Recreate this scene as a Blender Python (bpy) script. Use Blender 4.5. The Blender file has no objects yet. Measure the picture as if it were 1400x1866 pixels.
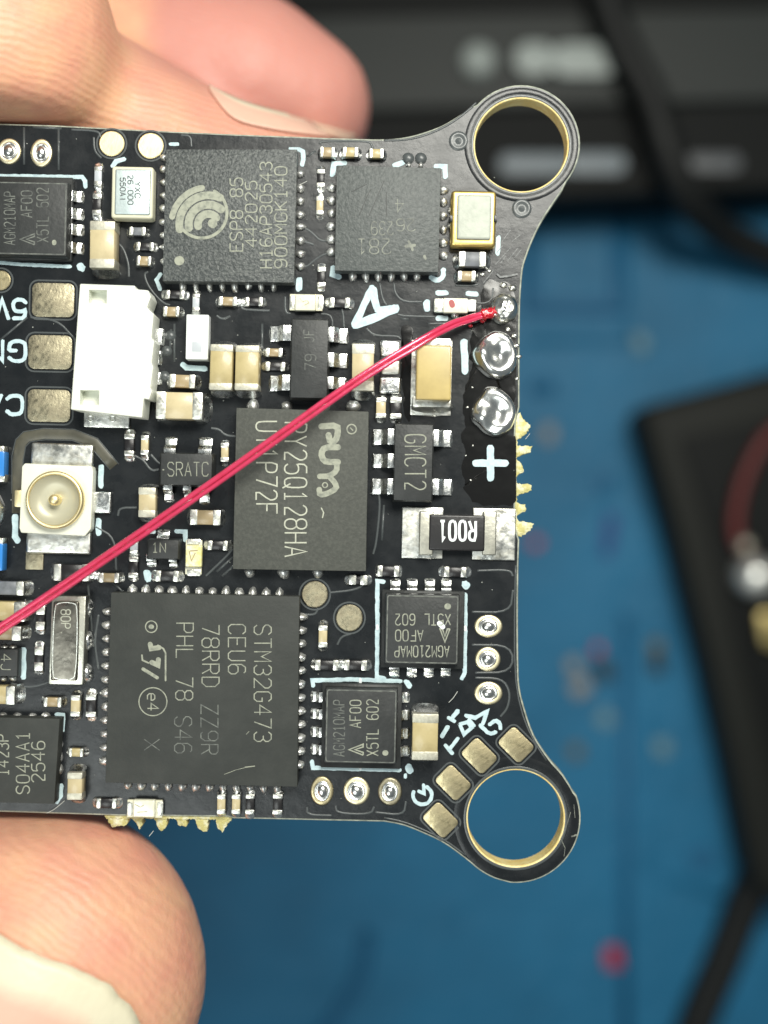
import bpy, bmesh, math, random
from mathutils import Vector, Matrix, noise
from mathutils.bvhtree import BVHTree

random.seed(7)
SC = bpy.context.scene
COL = SC.collection
# ------------------------------------------------------------------ scale, camera, world, lamps, exposure
# One scene unit is 20 mm of the real bench; board drawings below are in units of 0.02 mm (K scene units).
K = 0.001
D = 2200.0            # camera height over the board, in drawing units
ZB = 4.0              # board plane height in scene units
SC.unit_settings.system = 'METRIC'
SC.unit_settings.scale_length = 0.02
cam_data = bpy.data.cameras.new('camera')
cam = bpy.data.objects.new('camera', cam_data)
COL.objects.link(cam)
cam.location = (0, 0, ZB + D * K)
cam_data.sensor_fit = 'VERTICAL'
cam_data.sensor_height = 24.0
cam_data.lens = 24.0 * D / 1866.0
cam_data.clip_start = 0.05
cam_data.clip_end = 100
cam_data.dof.use_dof = True
cam_data.dof.focus_distance = (D - 22) * K
cam_data.dof.aperture_fstop = 0.30
SC.camera = cam

world = bpy.data.worlds.new('World')
SC.world = world
world.use_nodes = True
bgn = world.node_tree.nodes['Background']
bgn.inputs[0].default_value = (0.86, 0.97, 1.0, 1)
bgn.inputs[1].default_value = 0.15

def area_lamp(name, loc, target, size, power, color):
    l = bpy.data.lights.new(name, 'AREA')
    l.shape = 'RECTANGLE'
    l.size, l.size_y = size
    l.energy = power
    l.color = color
    o = bpy.data.objects.new(name, l)
    COL.objects.link(o)
    o.location = loc
    o.rotation_euler = (Vector(target) - Vector(loc)).to_track_quat('-Z', 'Y').to_euler()
    return o
area_lamp('bench_lamp', (0.85, 2.0, ZB + 3.6), (0.1, 0.1, ZB), (2.4, 1.4), 275, (1.0, 0.985, 0.90))
area_lamp('fill_lamp', (-1.9, -2.6, ZB + 5.0), (0, -0.2, ZB), (2.6, 2.6), 140, (0.94, 1.0, 0.97))  # added fill opposite the bench lamp, for richer reflections in the metal
SC.view_settings.view_transform = 'Standard'
SC.view_settings.look = 'None'
SC.view_settings.exposure = 0.0
SC.view_settings.gamma = 1.0
SC.render.film_transparent = False

# ------------------------------------------------------------------ materials
def mat(name, base, rough=0.5, metal=0.0, spec=0.5, var=None, bump=(), coat=0.0, coat_rough=0.1, rvar=None, sss=None, trans=0.0):
    """var: (feature size, colour 2, low, high); bump: list of (feature size, height, detail); rvar: (feature, rough low, rough high)."""
    m = bpy.data.materials.new(name)
    m.use_nodes = True
    nt = m.node_tree
    N, L = nt.nodes, nt.links
    b = N['Principled BSDF']
    b.inputs['Base Color'].default_value = (*base, 1)
    b.inputs['Roughness'].default_value = rough
    b.inputs['Metallic'].default_value = metal
    b.inputs['Specular IOR Level'].default_value = spec
    b.inputs['Coat Weight'].default_value = coat
    b.inputs['Coat Roughness'].default_value = coat_rough
    b.inputs['Transmission Weight'].default_value = trans
    if sss:
        b.inputs['Subsurface Weight'].default_value = sss[0]
        b.inputs['Subsurface Radius'].default_value = sss[1]
        b.inputs['Subsurface Scale'].default_value = sss[2]
    tc = N.new('ShaderNodeTexCoord')
    def tex(feature, detail=3.0, rgh=0.6):
        t = N.new('ShaderNodeTexNoise')
        t.inputs['Scale'].default_value = 1.0 / feature
        t.inputs['Detail'].default_value = detail
        t.inputs['Roughness'].default_value = rgh
        L.new(tc.outputs['Object'], t.inputs['Vector'])
        return t
    if var:
        t = tex(var[0], 4.0)
        mr = N.new('ShaderNodeMapRange')
        mr.inputs['From Min'].default_value = var[2]
        mr.inputs['From Max'].default_value = var[3]
        L.new(t.outputs['Fac'], mr.inputs['Value'])
        mx = N.new('ShaderNodeMix')
        mx.data_type = 'RGBA'
        mx.inputs[6].default_value = (*base, 1)
        mx.inputs[7].default_value = (*var[1], 1)
        L.new(mr.outputs[0], mx.inputs[0])
        L.new(mx.outputs[2], b.inputs['Base Color'])
    if rvar:
        t = tex(rvar[0], 4.0)
        mr = N.new('ShaderNodeMapRange')
        mr.inputs['From Min'].default_value = 0.35
        mr.inputs['From Max'].default_value = 0.65
        mr.inputs['To Min'].default_value = rvar[1]
        mr.inputs['To Max'].default_value = rvar[2]
        L.new(t.outputs['Fac'], mr.inputs['Value'])
        L.new(mr.outputs[0], b.inputs['Roughness'])
    prev = None
    for f, h, dtl in bump:
        t = tex(f, dtl)
        bm = N.new('ShaderNodeBump')
        bm.inputs['Strength'].default_value = 1.0
        bm.inputs['Distance'].default_value = h * K
        L.new(t.outputs['Fac'], bm.inputs['Height'])
        if prev:
            L.new(prev.outputs[0], bm.inputs['Normal'])
        prev = bm
    if prev:
        L.new(prev.outputs[0], b.inputs['Normal'])
    return m

M = {}
M['mask'] = mat('black_solder_mask', (0.010, 0.012, 0.014), 0.27, spec=0.33, var=(90, (0.017, 0.019, 0.021), 0.4, 0.7), bump=((70, 1.0, 2), (9, 0.22, 3)), rvar=(45, 0.24, 0.31))
M['trace'] = mat('covered_copper_trace', (0.070, 0.078, 0.080), 0.32, spec=0.5, bump=((9, 0.4, 2),))
M['edge'] = mat('fibreglass_edge', (0.42, 0.44, 0.36), 0.5, var=(14, (0.22, 0.24, 0.20), 0.35, 0.65), bump=((5, 1.0, 3),))
M['bore'] = mat('drilled_fibreglass', (0.80, 0.60, 0.22), 0.5, var=(20, (0.88, 0.74, 0.36), 0.4, 0.6), bump=((6, 1.5, 3),))
M['tab'] = mat('torn_fibreglass', (0.54, 0.49, 0.19), 0.6, var=(12, (0.78, 0.77, 0.58), 0.45, 0.68), bump=((5, 2.5, 4),))
M['gold'] = mat('gold_plating', (0.56, 0.48, 0.29), 0.44, 1.0, var=(16, (0.38, 0.33, 0.21), 0.42, 0.66), bump=((10, 0.7, 4),), rvar=(16, 0.34, 0.55))
M['gold_bright'] = mat('bright_gold_plating', (0.98, 0.84, 0.50), 0.46, 1.0, var=(26, (0.86, 0.73, 0.42), 0.4, 0.7), bump=((12, 0.3, 3),))
M['gold_dark'] = mat('tarnished_gold_plating', (0.40, 0.36, 0.25), 0.45, 1.0, var=(16, (0.27, 0.24, 0.17), 0.40, 0.70), bump=((6, 0.6, 4),), rvar=(9, 0.32, 0.6))
M['solder'] = mat('bright_solder', (0.90, 0.91, 0.89), 0.25, 1.0, bump=((10, 0.9, 2),), rvar=(10, 0.18, 0.36))
M['solder_smooth'] = mat('smooth_solder', (0.90, 0.90, 0.87), 0.25, 1.0, bump=((40, 0.8, 1),))
M['pin_solder'] = mat('pin_solder', (0.97, 0.97, 0.94), 0.46, 1.0, bump=((7, 0.5, 2),))
M['end_cap'] = mat('brushed_end_cap', (0.50, 0.49, 0.42), 0.42, 0.9, var=(10, (0.40, 0.39, 0.34), 0.4, 0.65), bump=((12, 0.5, 2),))
M['gold_rim'] = mat('warm_gold_rim', (0.90, 0.68, 0.24), 0.42, 1.0, bump=((12, 0.4, 2),))
M['etch_mid'] = mat('worn_laser_marking', (0.23, 0.24, 0.20), 0.6, var=(12, (0.10, 0.105, 0.095), 0.40, 0.62))
M['gold_pale'] = mat('pale_gold_ring', (0.92, 0.84, 0.60), 0.44, 1.0, var=(20, (0.80, 0.70, 0.44), 0.4, 0.7), bump=((12, 0.4, 2),))
M['feed'] = mat('mask_over_wide_copper', (0.085, 0.080, 0.058), 0.40, spec=0.5, var=(24, (0.065, 0.062, 0.046), 0.4, 0.65))
M['solder_rough'] = mat('grainy_solder', (0.82, 0.82, 0.77), 0.32, 1.0, var=(18, (0.60, 0.58, 0.50), 0.45, 0.7), bump=((26, 1.4, 2), (8, 0.2, 2)), rvar=(20, 0.24, 0.46))
M['tin'] = mat('tinned_terminal', (0.80, 0.80, 0.74), 0.36, 1.0, var=(9, (0.62, 0.61, 0.54), 0.42, 0.62), bump=((9, 0.6, 2),), rvar=(7, 0.28, 0.48))
M['tin_matte'] = mat('matte_tin_coating', (0.62, 0.60, 0.50), 0.5, 0.75, var=(14, (0.46, 0.44, 0.36), 0.4, 0.65), bump=((8, 0.8, 3),))
M['tan'] = mat('tan_ceramic', (0.48, 0.395, 0.20), 0.42, var=(30, (0.40, 0.325, 0.16), 0.4, 0.65), bump=((8, 0.3, 3),), coat=0.2)
M['sand'] = mat('pale_sand_ceramic', (0.56, 0.47, 0.28), 0.42, var=(30, (0.47, 0.39, 0.23), 0.4, 0.65), bump=((8, 0.3, 3),), coat=0.2)
M['brown'] = mat('brown_ceramic', (0.37, 0.285, 0.16), 0.42, var=(24, (0.31, 0.235, 0.13), 0.4, 0.65), bump=((6, 0.3, 3),), coat=0.2)
M['amber'] = mat('amber_ceramic', (0.50, 0.385, 0.15), 0.36, var=(50, (0.42, 0.32, 0.125), 0.4, 0.65), coat=0.4)
M['greyc'] = mat('grey_ceramic', (0.17, 0.18, 0.20), 0.45, var=(20, (0.12, 0.13, 0.14), 0.4, 0.6))
M['paleblue'] = mat('pale_grey_ceramic', (0.46, 0.49, 0.52), 0.4)
M['black'] = mat('black_resistor_coat', (0.016, 0.015, 0.016), 0.36, bump=((6, 0.3, 2),))
M['epoxy_esp'] = mat('speckled_mould_compound', (0.042, 0.048, 0.048), 0.50, spec=0.55, var=(5, (0.11, 0.118, 0.112), 0.44, 0.64), bump=((6, 2.6, 2),))
M['epoxy_imu'] = mat('scratched_mould_compound', (0.060, 0.068, 0.066), 0.50, spec=0.5, var=(7, (0.095, 0.104, 0.100), 0.42, 0.66), bump=((6, 1.6, 3),))
M['epoxy_flash'] = mat('grey_green_mould_compound', (0.062, 0.065, 0.057), 0.62, spec=0.32, var=(6, (0.082, 0.085, 0.074), 0.42, 0.66), bump=((6, 0.9, 3),))
M['epoxy_mcu'] = mat('smooth_dark_mould_compound', (0.034, 0.037, 0.034), 0.60, spec=0.32, var=(60, (0.044, 0.047, 0.043), 0.4, 0.66), bump=((7, 0.5, 3),))
M['epoxy'] = mat('black_mould_compound', (0.024, 0.026, 0.026), 0.48, spec=0.4, var=(30, (0.034, 0.036, 0.036), 0.4, 0.66), bump=((8, 0.7, 3),))
M['etch'] = mat('laser_marking', (0.32, 0.33, 0.26), 0.6, var=(9, (0.17, 0.18, 0.15), 0.45, 0.7))
M['etch_dim'] = mat('faint_laser_marking', (0.16, 0.17, 0.15), 0.6, var=(12, (0.075, 0.08, 0.075), 0.40, 0.60))
M['etch_bright'] = mat('pale_laser_marking', (0.46, 0.47, 0.38), 0.6, var=(9, (0.32, 0.33, 0.27), 0.45, 0.7))
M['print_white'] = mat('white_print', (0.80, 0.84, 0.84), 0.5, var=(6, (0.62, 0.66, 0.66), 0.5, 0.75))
M['print_black'] = mat('black_print', (0.02, 0.025, 0.03), 0.5)
M['silk'] = mat('white_silkscreen', (0.52, 0.66, 0.69), 0.5, var=(10, (0.38, 0.50, 0.55), 0.42, 0.7), bump=((5, 0.8, 3),))
M['plastic'] = mat('white_nylon', (0.80, 0.82, 0.74), 0.42, var=(70, (0.76, 0.78, 0.69), 0.4, 0.65), bump=((24, 0.6, 3),), sss=(0.15, (1, 1, 1), 0.01))
M['plastic_cream'] = mat('cream_insulator', (0.78, 0.78, 0.66), 0.40, var=(60, (0.73, 0.73, 0.61), 0.4, 0.65), sss=(0.15, (1, 1, 1), 0.01))
M['barrel_cream'] = mat('shaded_cream_insulator', (0.46, 0.44, 0.33), 0.4, 0.2)  # shade inside the socket barrel painted as a darker cream
M['led_white'] = mat('white_led_package', (0.82, 0.85, 0.83), 0.35)
M['led_yellow'] = mat('phosphor_lens', (0.72, 0.66, 0.26), 0.22, var=(12, (0.86, 0.84, 0.60), 0.4, 0.65), coat=0.6)
M['led_clear'] = mat('milky_led_lens', (0.80, 0.78, 0.62), 0.2, var=(9, (0.62, 0.62, 0.50), 0.4, 0.7), coat=0.6)
M['red_dot'] = mat('red_led_die', (0.32, 0.04, 0.04), 0.4)
M['lid'] = mat('nickel_lid', (0.44, 0.46, 0.40), 0.6, 0.2, var=(30, (0.36, 0.38, 0.33), 0.4, 0.65), bump=((14, 1.0, 4),))
M['lid_blue'] = mat('bluish_nickel_lid', (0.60, 0.68, 0.68), 0.46, 0.7, var=(40, (0.52, 0.60, 0.60), 0.4, 0.65), bump=((14, 0.6, 3),))
M['lid_dark'] = mat('polished_steel_lid', (0.25, 0.235, 0.20), 0.34, 1.0, var=(34, (0.15, 0.14, 0.12), 0.35, 0.62), bump=((40, 1.2, 3),), rvar=(30, 0.25, 0.45))
M['steel'] = mat('kovar_frame', (0.66, 0.65, 0.56), 0.36, 1.0, bump=((10, 0.5, 3),))
M['flux'] = mat('burnt_flux', (0.009, 0.009, 0.009), 0.16, spec=0.4, bump=((50, 1.4, 2),))
M['enamel'] = mat('red_enamel', (0.74, 0.055, 0.14), 0.22, 0.3, spec=0.6, var=(30, (0.66, 0.04, 0.10), 0.50, 0.72), bump=((40, 1.2, 2),), coat=1.0, coat_rough=0.12)
M['enamel_burnt'] = mat('scorched_red_enamel', (0.55, 0.015, 0.03), 0.2, 0.1, bump=((9, 3.0, 3),), coat=0.8, coat_rough=0.1)
M['blue_led'] = mat('blue_ceramic', (0.03, 0.22, 0.62), 0.3, coat=0.4)
M['dust'] = mat('dust_specks', (0.55, 0.56, 0.52), 0.7)
M['frame_white'] = mat('ivory_ceramic_frame', (0.68, 0.66, 0.50), 0.4)
M['mat_blue'] = mat('blue_silicone', (0.017, 0.155, 0.30), 0.55, spec=0.3, var=(420, (0.013, 0.125, 0.245), 0.38, 0.66), bump=((90, 14, 3),))
M['mat_dark'] = mat('dark_blue_silicone', (0.014, 0.11, 0.23), 0.55, spec=0.3)
M['device'] = mat('charcoal_panel', (0.026, 0.030, 0.029), 0.5, spec=0.2)
M['device_dark'] = mat('black_bezel', (0.005, 0.006, 0.006), 0.6, spec=0.15)
M['device_button'] = mat('grey_button', (0.32, 0.36, 0.345), 0.5)
M['device_label'] = mat('dim_grey_plate', (0.085, 0.092, 0.10), 0.5)
M['device_mark'] = mat('pale_blue_grey_plate', (0.20, 0.235, 0.26), 0.5)
M['rubber'] = mat('black_rubber', (0.010, 0.011, 0.011), 0.55, spec=0.25)
M['case'] = mat('black_case', (0.011, 0.012, 0.010), 0.6, spec=0.2)
M['dark_red'] = mat('dark_red_insulation', (0.10, 0.009, 0.008), 0.5)
M['brass'] = mat('brass', (0.45, 0.36, 0.16), 0.4, 1.0)
M['silver'] = mat('nickel_plug', (0.8, 0.8, 0.76), 0.3, 0.7)
M['crumb_pale'] = mat('pale_crumb', (0.13, 0.24, 0.29), 0.6)
M['crumb_beige'] = mat('beige_crumb', (0.24, 0.23, 0.21), 0.6)
M['crumb_red'] = mat('red_crumb', (0.42, 0.02, 0.05), 0.5)
M['crumb_black'] = mat('black_crumb', (0.012, 0.013, 0.012), 0.6)
M['crumb_brown'] = mat('olive_brown_crumb', (0.10, 0.09, 0.05), 0.6)
M['crumb_navy'] = mat('navy_crumb', (0.012, 0.05, 0.20), 0.6)

def skin_material():
    m = mat('skin', (0.66, 0.36, 0.22), 0.46, spec=0.35, sss=(0.3, (1.0, 0.40, 0.22), 0.05))
    nt = m.node_tree; N, L = nt.nodes, nt.links
    b = N['Principled BSDF']; tc = N['Texture Coordinate']
    at = N.new('ShaderNodeAttribute'); at.attribute_name = 'flush'
    t = N.new('ShaderNodeTexNoise'); t.inputs['Scale'].default_value = 1 / 95; t.inputs['Detail'].default_value = 4
    L.new(tc.outputs['Object'], t.inputs['Vector'])
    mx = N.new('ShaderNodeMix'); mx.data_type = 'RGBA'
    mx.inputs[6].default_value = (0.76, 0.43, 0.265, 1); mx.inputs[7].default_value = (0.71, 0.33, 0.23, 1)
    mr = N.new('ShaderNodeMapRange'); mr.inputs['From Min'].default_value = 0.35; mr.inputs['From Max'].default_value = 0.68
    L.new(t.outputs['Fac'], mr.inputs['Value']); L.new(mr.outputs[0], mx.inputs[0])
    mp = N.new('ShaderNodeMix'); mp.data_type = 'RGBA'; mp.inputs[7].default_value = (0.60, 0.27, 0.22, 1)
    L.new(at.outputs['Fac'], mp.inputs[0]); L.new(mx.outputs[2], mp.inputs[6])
    w = N.new('ShaderNodeTexWave'); w.wave_type = 'RINGS'; w.rings_direction = 'Z'
    w.inputs['Scale'].default_value = 0.025; w.inputs['Distortion'].default_value = 6.0
    w.inputs['Detail'].default_value = 2.0; w.inputs['Detail Scale'].default_value = 0.5
    mpn = N.new('ShaderNodeMapping'); mpn.inputs['Location'].default_value = (800, 1067, 0)
    L.new(tc.outputs['Object'], mpn.inputs[0]); L.new(mpn.outputs[0], w.inputs['Vector'])
    rl = N.new('ShaderNodeMix'); rl.data_type = 'RGBA'; rl.blend_type = 'MULTIPLY'; rl.inputs[0].default_value = 0.05
    L.new(mp.outputs[2], rl.inputs[6]); L.new(w.outputs['Color'], rl.inputs[7]); L.new(rl.outputs[2], b.inputs['Base Color'])
    bp = N.new('ShaderNodeBump'); bp.inputs['Distance'].default_value = 0.75 * K; bp.inputs['Strength'].default_value = 0.7
    L.new(w.outputs['Fac'], bp.inputs['Height'])
    t2 = N.new('ShaderNodeTexNoise'); t2.inputs['Scale'].default_value = 1 / 16; t2.inputs['Detail'].default_value = 4
    L.new(tc.outputs['Object'], t2.inputs['Vector'])
    b2 = N.new('ShaderNodeBump'); b2.inputs['Distance'].default_value = 1.8 * K
    L.new(t2.outputs['Fac'], b2.inputs['Height']); L.new(bp.outputs[0], b2.inputs['Normal'])
    L.new(b2.outputs[0], b.inputs['Normal'])
    return m
M['skin'] = skin_material()
def nail_material():
    m = mat('fingernail', (0.80, 0.55, 0.44), 0.42, spec=0.35, bump=((30, 2.0, 3),))
    nt = m.node_tree; N, L = nt.nodes, nt.links
    at = N.new('ShaderNodeAttribute'); at.attribute_name = 'nail'
    cr = N.new('ShaderNodeValToRGB')
    cr.color_ramp.elements[0].position = 0.0; cr.color_ramp.elements[0].color = (0.72, 0.665, 0.49, 1)
    cr.color_ramp.elements[1].position = 0.34; cr.color_ramp.elements[1].color = (0.72, 0.45, 0.345, 1)
    e = cr.color_ramp.elements.new(0.20); e.color = (0.72, 0.655, 0.49, 1)
    L.new(at.outputs['Fac'], cr.inputs[0]); L.new(cr.outputs[0], N['Principled BSDF'].inputs['Base Color'])
    return m
M['nail'] = nail_material()

# ------------------------------------------------------------------ geometry helpers (drawing units)
def U(px, py, h=0.0):
    """drawing position of a point measured in the photograph, lying at height h over the board plane"""
    s = (D - h) / D
    return ((px - 700.0) * s, (933.0 - py) * s)

class MB:
    def __init__(self): self.v = []; self.f = []
    def add(self, verts, faces):
        o = len(self.v); self.v += [tuple(p) for p in verts]; self.f += [tuple(i + o for i in f) for f in faces]
    def mesh(self, name):
        me = bpy.data.meshes.new(name); me.from_pydata(self.v, [], self.f); me.update(); return me

def link(name, me, m, parent=None, smooth=False, label=None, loc=None, rot=None):
    o = bpy.data.objects.new(name, me); COL.objects.link(o)
    if m is not None and len(me.materials) == 0: me.materials.append(M[m] if isinstance(m, str) else m)
    if smooth:
        me.polygons.foreach_set('use_smooth', [True] * len(me.polygons))
    if parent is not None: o.parent = parent
    if label: o['label'] = label
    if loc: o.location = loc
    if rot: o.rotation_euler = (0, 0, rot)
    return o

def bevelled(me, width, seg=2, angle=0.6):
    bm = bmesh.new(); bm.from_mesh(me)
    ed = [e for e in bm.edges if len(e.link_faces) == 2 and e.calc_face_angle(0) > angle]
    bmesh.ops.bevel(bm, geom=ed, offset=width, segments=seg, profile=0.6, affect='EDGES', clamp_overlap=True)
    bm.to_mesh(me); bm.free()
    for p in me.polygons: p.use_smooth = True
    me.set_sharp_from_angle(angle=math.radians(50))
    return me

ROT = math.radians(-1.2)
def box_mesh(w, l, z0, z1, bev=1.5, seg=2, taper=0.0, jitter=0.0):
    """w along x, l along y, centred; taper narrows the top"""
    a, b = w / 2, l / 2; c, d = a - taper, b - taper
    v = [(-a, -b, z0), (a, -b, z0), (a, b, z0), (-a, b, z0), (-c, -d, z1), (c, -d, z1), (c, d, z1), (-c, d, z1)]
    if jitter: v = [(x + random.uniform(-jitter, jitter), y + random.uniform(-jitter, jitter), z) for x, y, z in v]
    f = [(0, 3, 2, 1), (4, 5, 6, 7), (0, 1, 5, 4), (1, 2, 6, 5), (2, 3, 7, 6), (3, 0, 4, 7)]
    me = bpy.data.meshes.new('box'); me.from_pydata(v, [], f); me.update()
    if bev: bevelled(me, bev, seg)
    return me

def box(name, x0, y0, x1, y1, z0, z1, m, parent, bev=1.5, seg=2, rot=ROT, label=None, taper=0.0, jitter=0.0):
    """box whose TOP face covers the measured rectangle x0..x1, y0..y1"""
    s = (D - z1) / D
    x, y = U((x0 + x1) / 2, (y0 + y1) / 2, z1)
    me = box_mesh(abs(x1 - x0) * s + 2 * taper, abs(y1 - y0) * s + 2 * taper, z0, z1, bev, seg, taper, jitter)
    me.transform(Matrix.Translation((x, y, 0)) @ Matrix.Rotation(rot, 4, 'Z'))
    return link(name, me, m, parent, label=label)

def prism_mesh(pts, z0, z1, bev=0, seg=2):
    n = len(pts)
    a = sum(pts[i][0] * pts[(i + 1) % n][1] - pts[(i + 1) % n][0] * pts[i][1] for i in range(n))
    if a < 0: pts = pts[::-1]
    v = [(x, y, z0) for x, y in pts] + [(x, y, z1) for x, y in pts]
    f = [tuple(range(n - 1, -1, -1)), tuple(range(n, 2 * n))] + [(i, (i + 1) % n, n + (i + 1) % n, n + i) for i in range(n)]
    me = bpy.data.meshes.new('prism'); me.from_pydata(v, [], f); me.update()
    if bev: bevelled(me, bev, seg)
    return me

def quad_prism(name, quad, z0, z1, m, parent, bev=1.5, label=None):
    return link(name, prism_mesh([U(x, y, z1) for x, y in quad], z0, z1, bev), m, parent, label=label)

def rrect(cx, cy, w, h, r, rot=0.0, n=5):
    out = []
    for sx, sy, a0 in ((1, 1, 0), (-1, 1, 90), (-1, -1, 180), (1, -1, 270)):
        for i in range(n + 1):
            a = math.radians(a0 + 90 * i / n)
            x, y = sx * (w / 2 - r) + r * math.cos(a), sy * (h / 2 - r) + r * math.sin(a)
            out.append((cx + x * math.cos(rot) - y * math.sin(rot), cy + x * math.sin(rot) + y * math.cos(rot)))
    return out

def lathe_mesh(profile, seg=28, sx=1.0, sy=1.0, wob=0.0, seed=0.0, close=True):
    """profile: (r, z) from outside to the axis"""
    v, f = [], []
    for k, (r, z) in enumerate(profile):
        for i in range(seg):
            a = 2 * math.pi * i / seg
            q = 1 + (wob * noise.noise((math.cos(a) * 1.3 + seed, math.sin(a) * 1.3, k * 0.12 + seed)) if wob else 0)
            v.append((r * q * math.cos(a) * sx, r * q * math.sin(a) * sy, z))
    n = len(profile)
    for k in range(n - 1):
        for i in range(seg):
            j = (i + 1) % seg
            f.append((k * seg + i, k * seg + j, (k + 1) * seg + j, (k + 1) * seg + i))
    if close: f.append(tuple((n - 1) * seg + i for i in range(seg)))
    me = bpy.data.meshes.new('lathe'); me.from_pydata(v, [], f); me.update()
    return me

def chaikin(p, n=1, closed=False):
    for _ in range(n):
        q = [] if closed else [p[0]]
        for i in range(len(p) if closed else len(p) - 1):
            a, b = p[i], p[(i + 1) % len(p)]
            q.append(tuple(0.75 * s + 0.25 * t for s, t in zip(a, b))); q.append(tuple(0.25 * s + 0.75 * t for s, t in zip(a, b)))
        if not closed: q.append(p[-1])
        p = q
    return p

def catmull(p, n=8):
    out = []
    P = [p[0]] + list(p) + [p[-1]]
    for i in range(1, len(P) - 2):
        for k in range(n):
            t = k / n
            out.append(tuple(0.5 * ((2 * b) + (c - a) * t + (2 * a - 5 * b + 4 * c - d) * t * t + (3 * b - a - 3 * c + d) * t ** 3)
                             for a, b, c, d in zip(P[i - 1], P[i], P[i + 1], P[i + 2])))
    out.append(tuple(p[-1]))
    return out

def sides(pts):
    out = []
    n = len(pts)
    for i in range(n):
        a = Vector(pts[max(i - 1, 0)][:2]); b = Vector(pts[i][:2]); c = Vector(pts[min(i + 1, n - 1)][:2])
        d1 = (b - a).normalized() if i > 0 else (c - b).normalized()
        d2 = (c - b).normalized() if i < n - 1 else d1
        t = d1 + d2
        t = t.normalized() if t.length > 1e-6 else d1
        nn = Vector((-t.y, t.x))
        k = 1.0 / max(0.5, nn.dot(Vector((-d1.y, d1.x))))
        out.append(nn * k)
    return out

def ribbon(mb, pts, w, z, cap=False, jit=0.0, thick=0.0):
    if len(pts) < 2: return
    ns = sides(pts)
    n = len(pts)
    L, R = [], []
    for (x, y), q in zip([p[:2] for p in pts], ns):
        a, b = w / 2 * (1 + random.uniform(-jit, jit)), w / 2 * (1 + random.uniform(-jit, jit))
        L.append((x + q.x * a, y + q.y * a)); R.append((x - q.x * b, y - q.y * b))
    ring = L
    if cap:
        def arc(c, frm, sgn):
            out = []
            a0 = math.atan2(frm[1] - c[1], frm[0] - c[0])
            for i in range(1, 6):
                a = a0 - math.pi * i / 6
                r = w / 2 * (1 + random.uniform(-jit, jit))
                out.append((c[0] + r * math.cos(a), c[1] + r * math.sin(a)))
            return out
        e = arc(pts[-1], L[-1], 1); s = arc(pts[0], R[0], 1)
    else: e, s = [], []
    poly = L + e + R[::-1] + s
    # top as strip plus caps
    v = [(x, y, z + 0.008 * i) for i, (x, y) in enumerate(L)] + [(x, y, z + 0.008 * i) for i, (x, y) in enumerate(R)]
    f = [(n + i, n + i + 1, i + 1, i) for i in range(n - 1)]
    if cap:
        o = len(v); v += [(x, y, z) for x, y in e]; f.append(tuple([n - 1] + [2 * n - 1] + [o + i for i in range(len(e) - 1, -1, -1)]))
        o = len(v); v += [(x, y, z) for x, y in s]; f.append(tuple([n] + [0] + [o + i for i in range(len(s) - 1, -1, -1)]))
    mb.add(v, f)
    if thick:
        m = len(poly)
        v = [(x, y, z) for x, y in poly] + [(x, y, z - thick) for x, y in poly]
        mb.add(v, [(i, (i + 1) % m, m + (i + 1) % m, m + i) for i in range(m)])

def rib_mesh(pts, w, h, z=0.0):
    ns = sides(pts); v, f = [], []
    prof = ((-0.5, 0.0), (-0.32, 0.8), (0.0, 1.0), (0.32, 0.8), (0.5, 0.0))
    for (x, y), q in zip([p[:2] for p in pts], ns):
        for a, b in prof: v.append((x + q.x * a * w, y + q.y * a * w, z + b * h))
    for i in range(len(pts) - 1):
        for k in range(4): f.append((i * 5 + k, i * 5 + k + 1, (i + 1) * 5 + k + 1, (i + 1) * 5 + k))
    n = len(v)
    f += [(0, 1, 2, 3, 4)[::-1], tuple(range(n - 5, n))]
    me = bpy.data.meshes.new('rib'); me.from_pydata(v, [], f); me.update()
    bm = bmesh.new(); bm.from_mesh(me); bmesh.ops.recalc_face_normals(bm, faces=bm.faces); bm.to_mesh(me); bm.free()
    return me

def tube_mesh(pts, rad, seg=14, wob=0.0):
    """pts: (x, y, z) ; rad: number or list"""
    n = len(pts); v, f = [], []
    up = Vector((0, 0, 1))
    for i in range(n):
        a = Vector(pts[max(i - 1, 0)]); b = Vector(pts[min(i + 1, n - 1)])
        t = (b - a).normalized(); sx = t.cross(up)
        if sx.length < 1e-3: sx = t.cross(Vector((0, 1, 0)))
        sx.normalize(); sy = sx.cross(t)
        r = rad[i] if isinstance(rad, (list, tuple)) else rad
        for k in range(seg):
            an = 2 * math.pi * k / seg
            q = r * (1 + wob * noise.noise((i * 0.7, math.cos(an) * 2, math.sin(an) * 2)))
            p = Vector(pts[i]) + sx * (q * math.cos(an)) + sy * (q * math.sin(an))
            v.append(tuple(p))
    for i in range(n - 1):
        for k in range(seg):
            j = (k + 1) % seg
            f.append((i * seg + k, (i + 1) * seg + k, (i + 1) * seg + j, i * seg + j))
    f += [tuple(range(seg)), tuple((n - 1) * seg + k for k in range(seg - 1, -1, -1))]
    me = bpy.data.meshes.new('tube'); me.from_pydata(v, [], f); me.update()
    bm = bmesh.new(); bm.from_mesh(me); bmesh.ops.recalc_face_normals(bm, faces=bm.faces); bm.to_mesh(me); bm.free()
    return me

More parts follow.
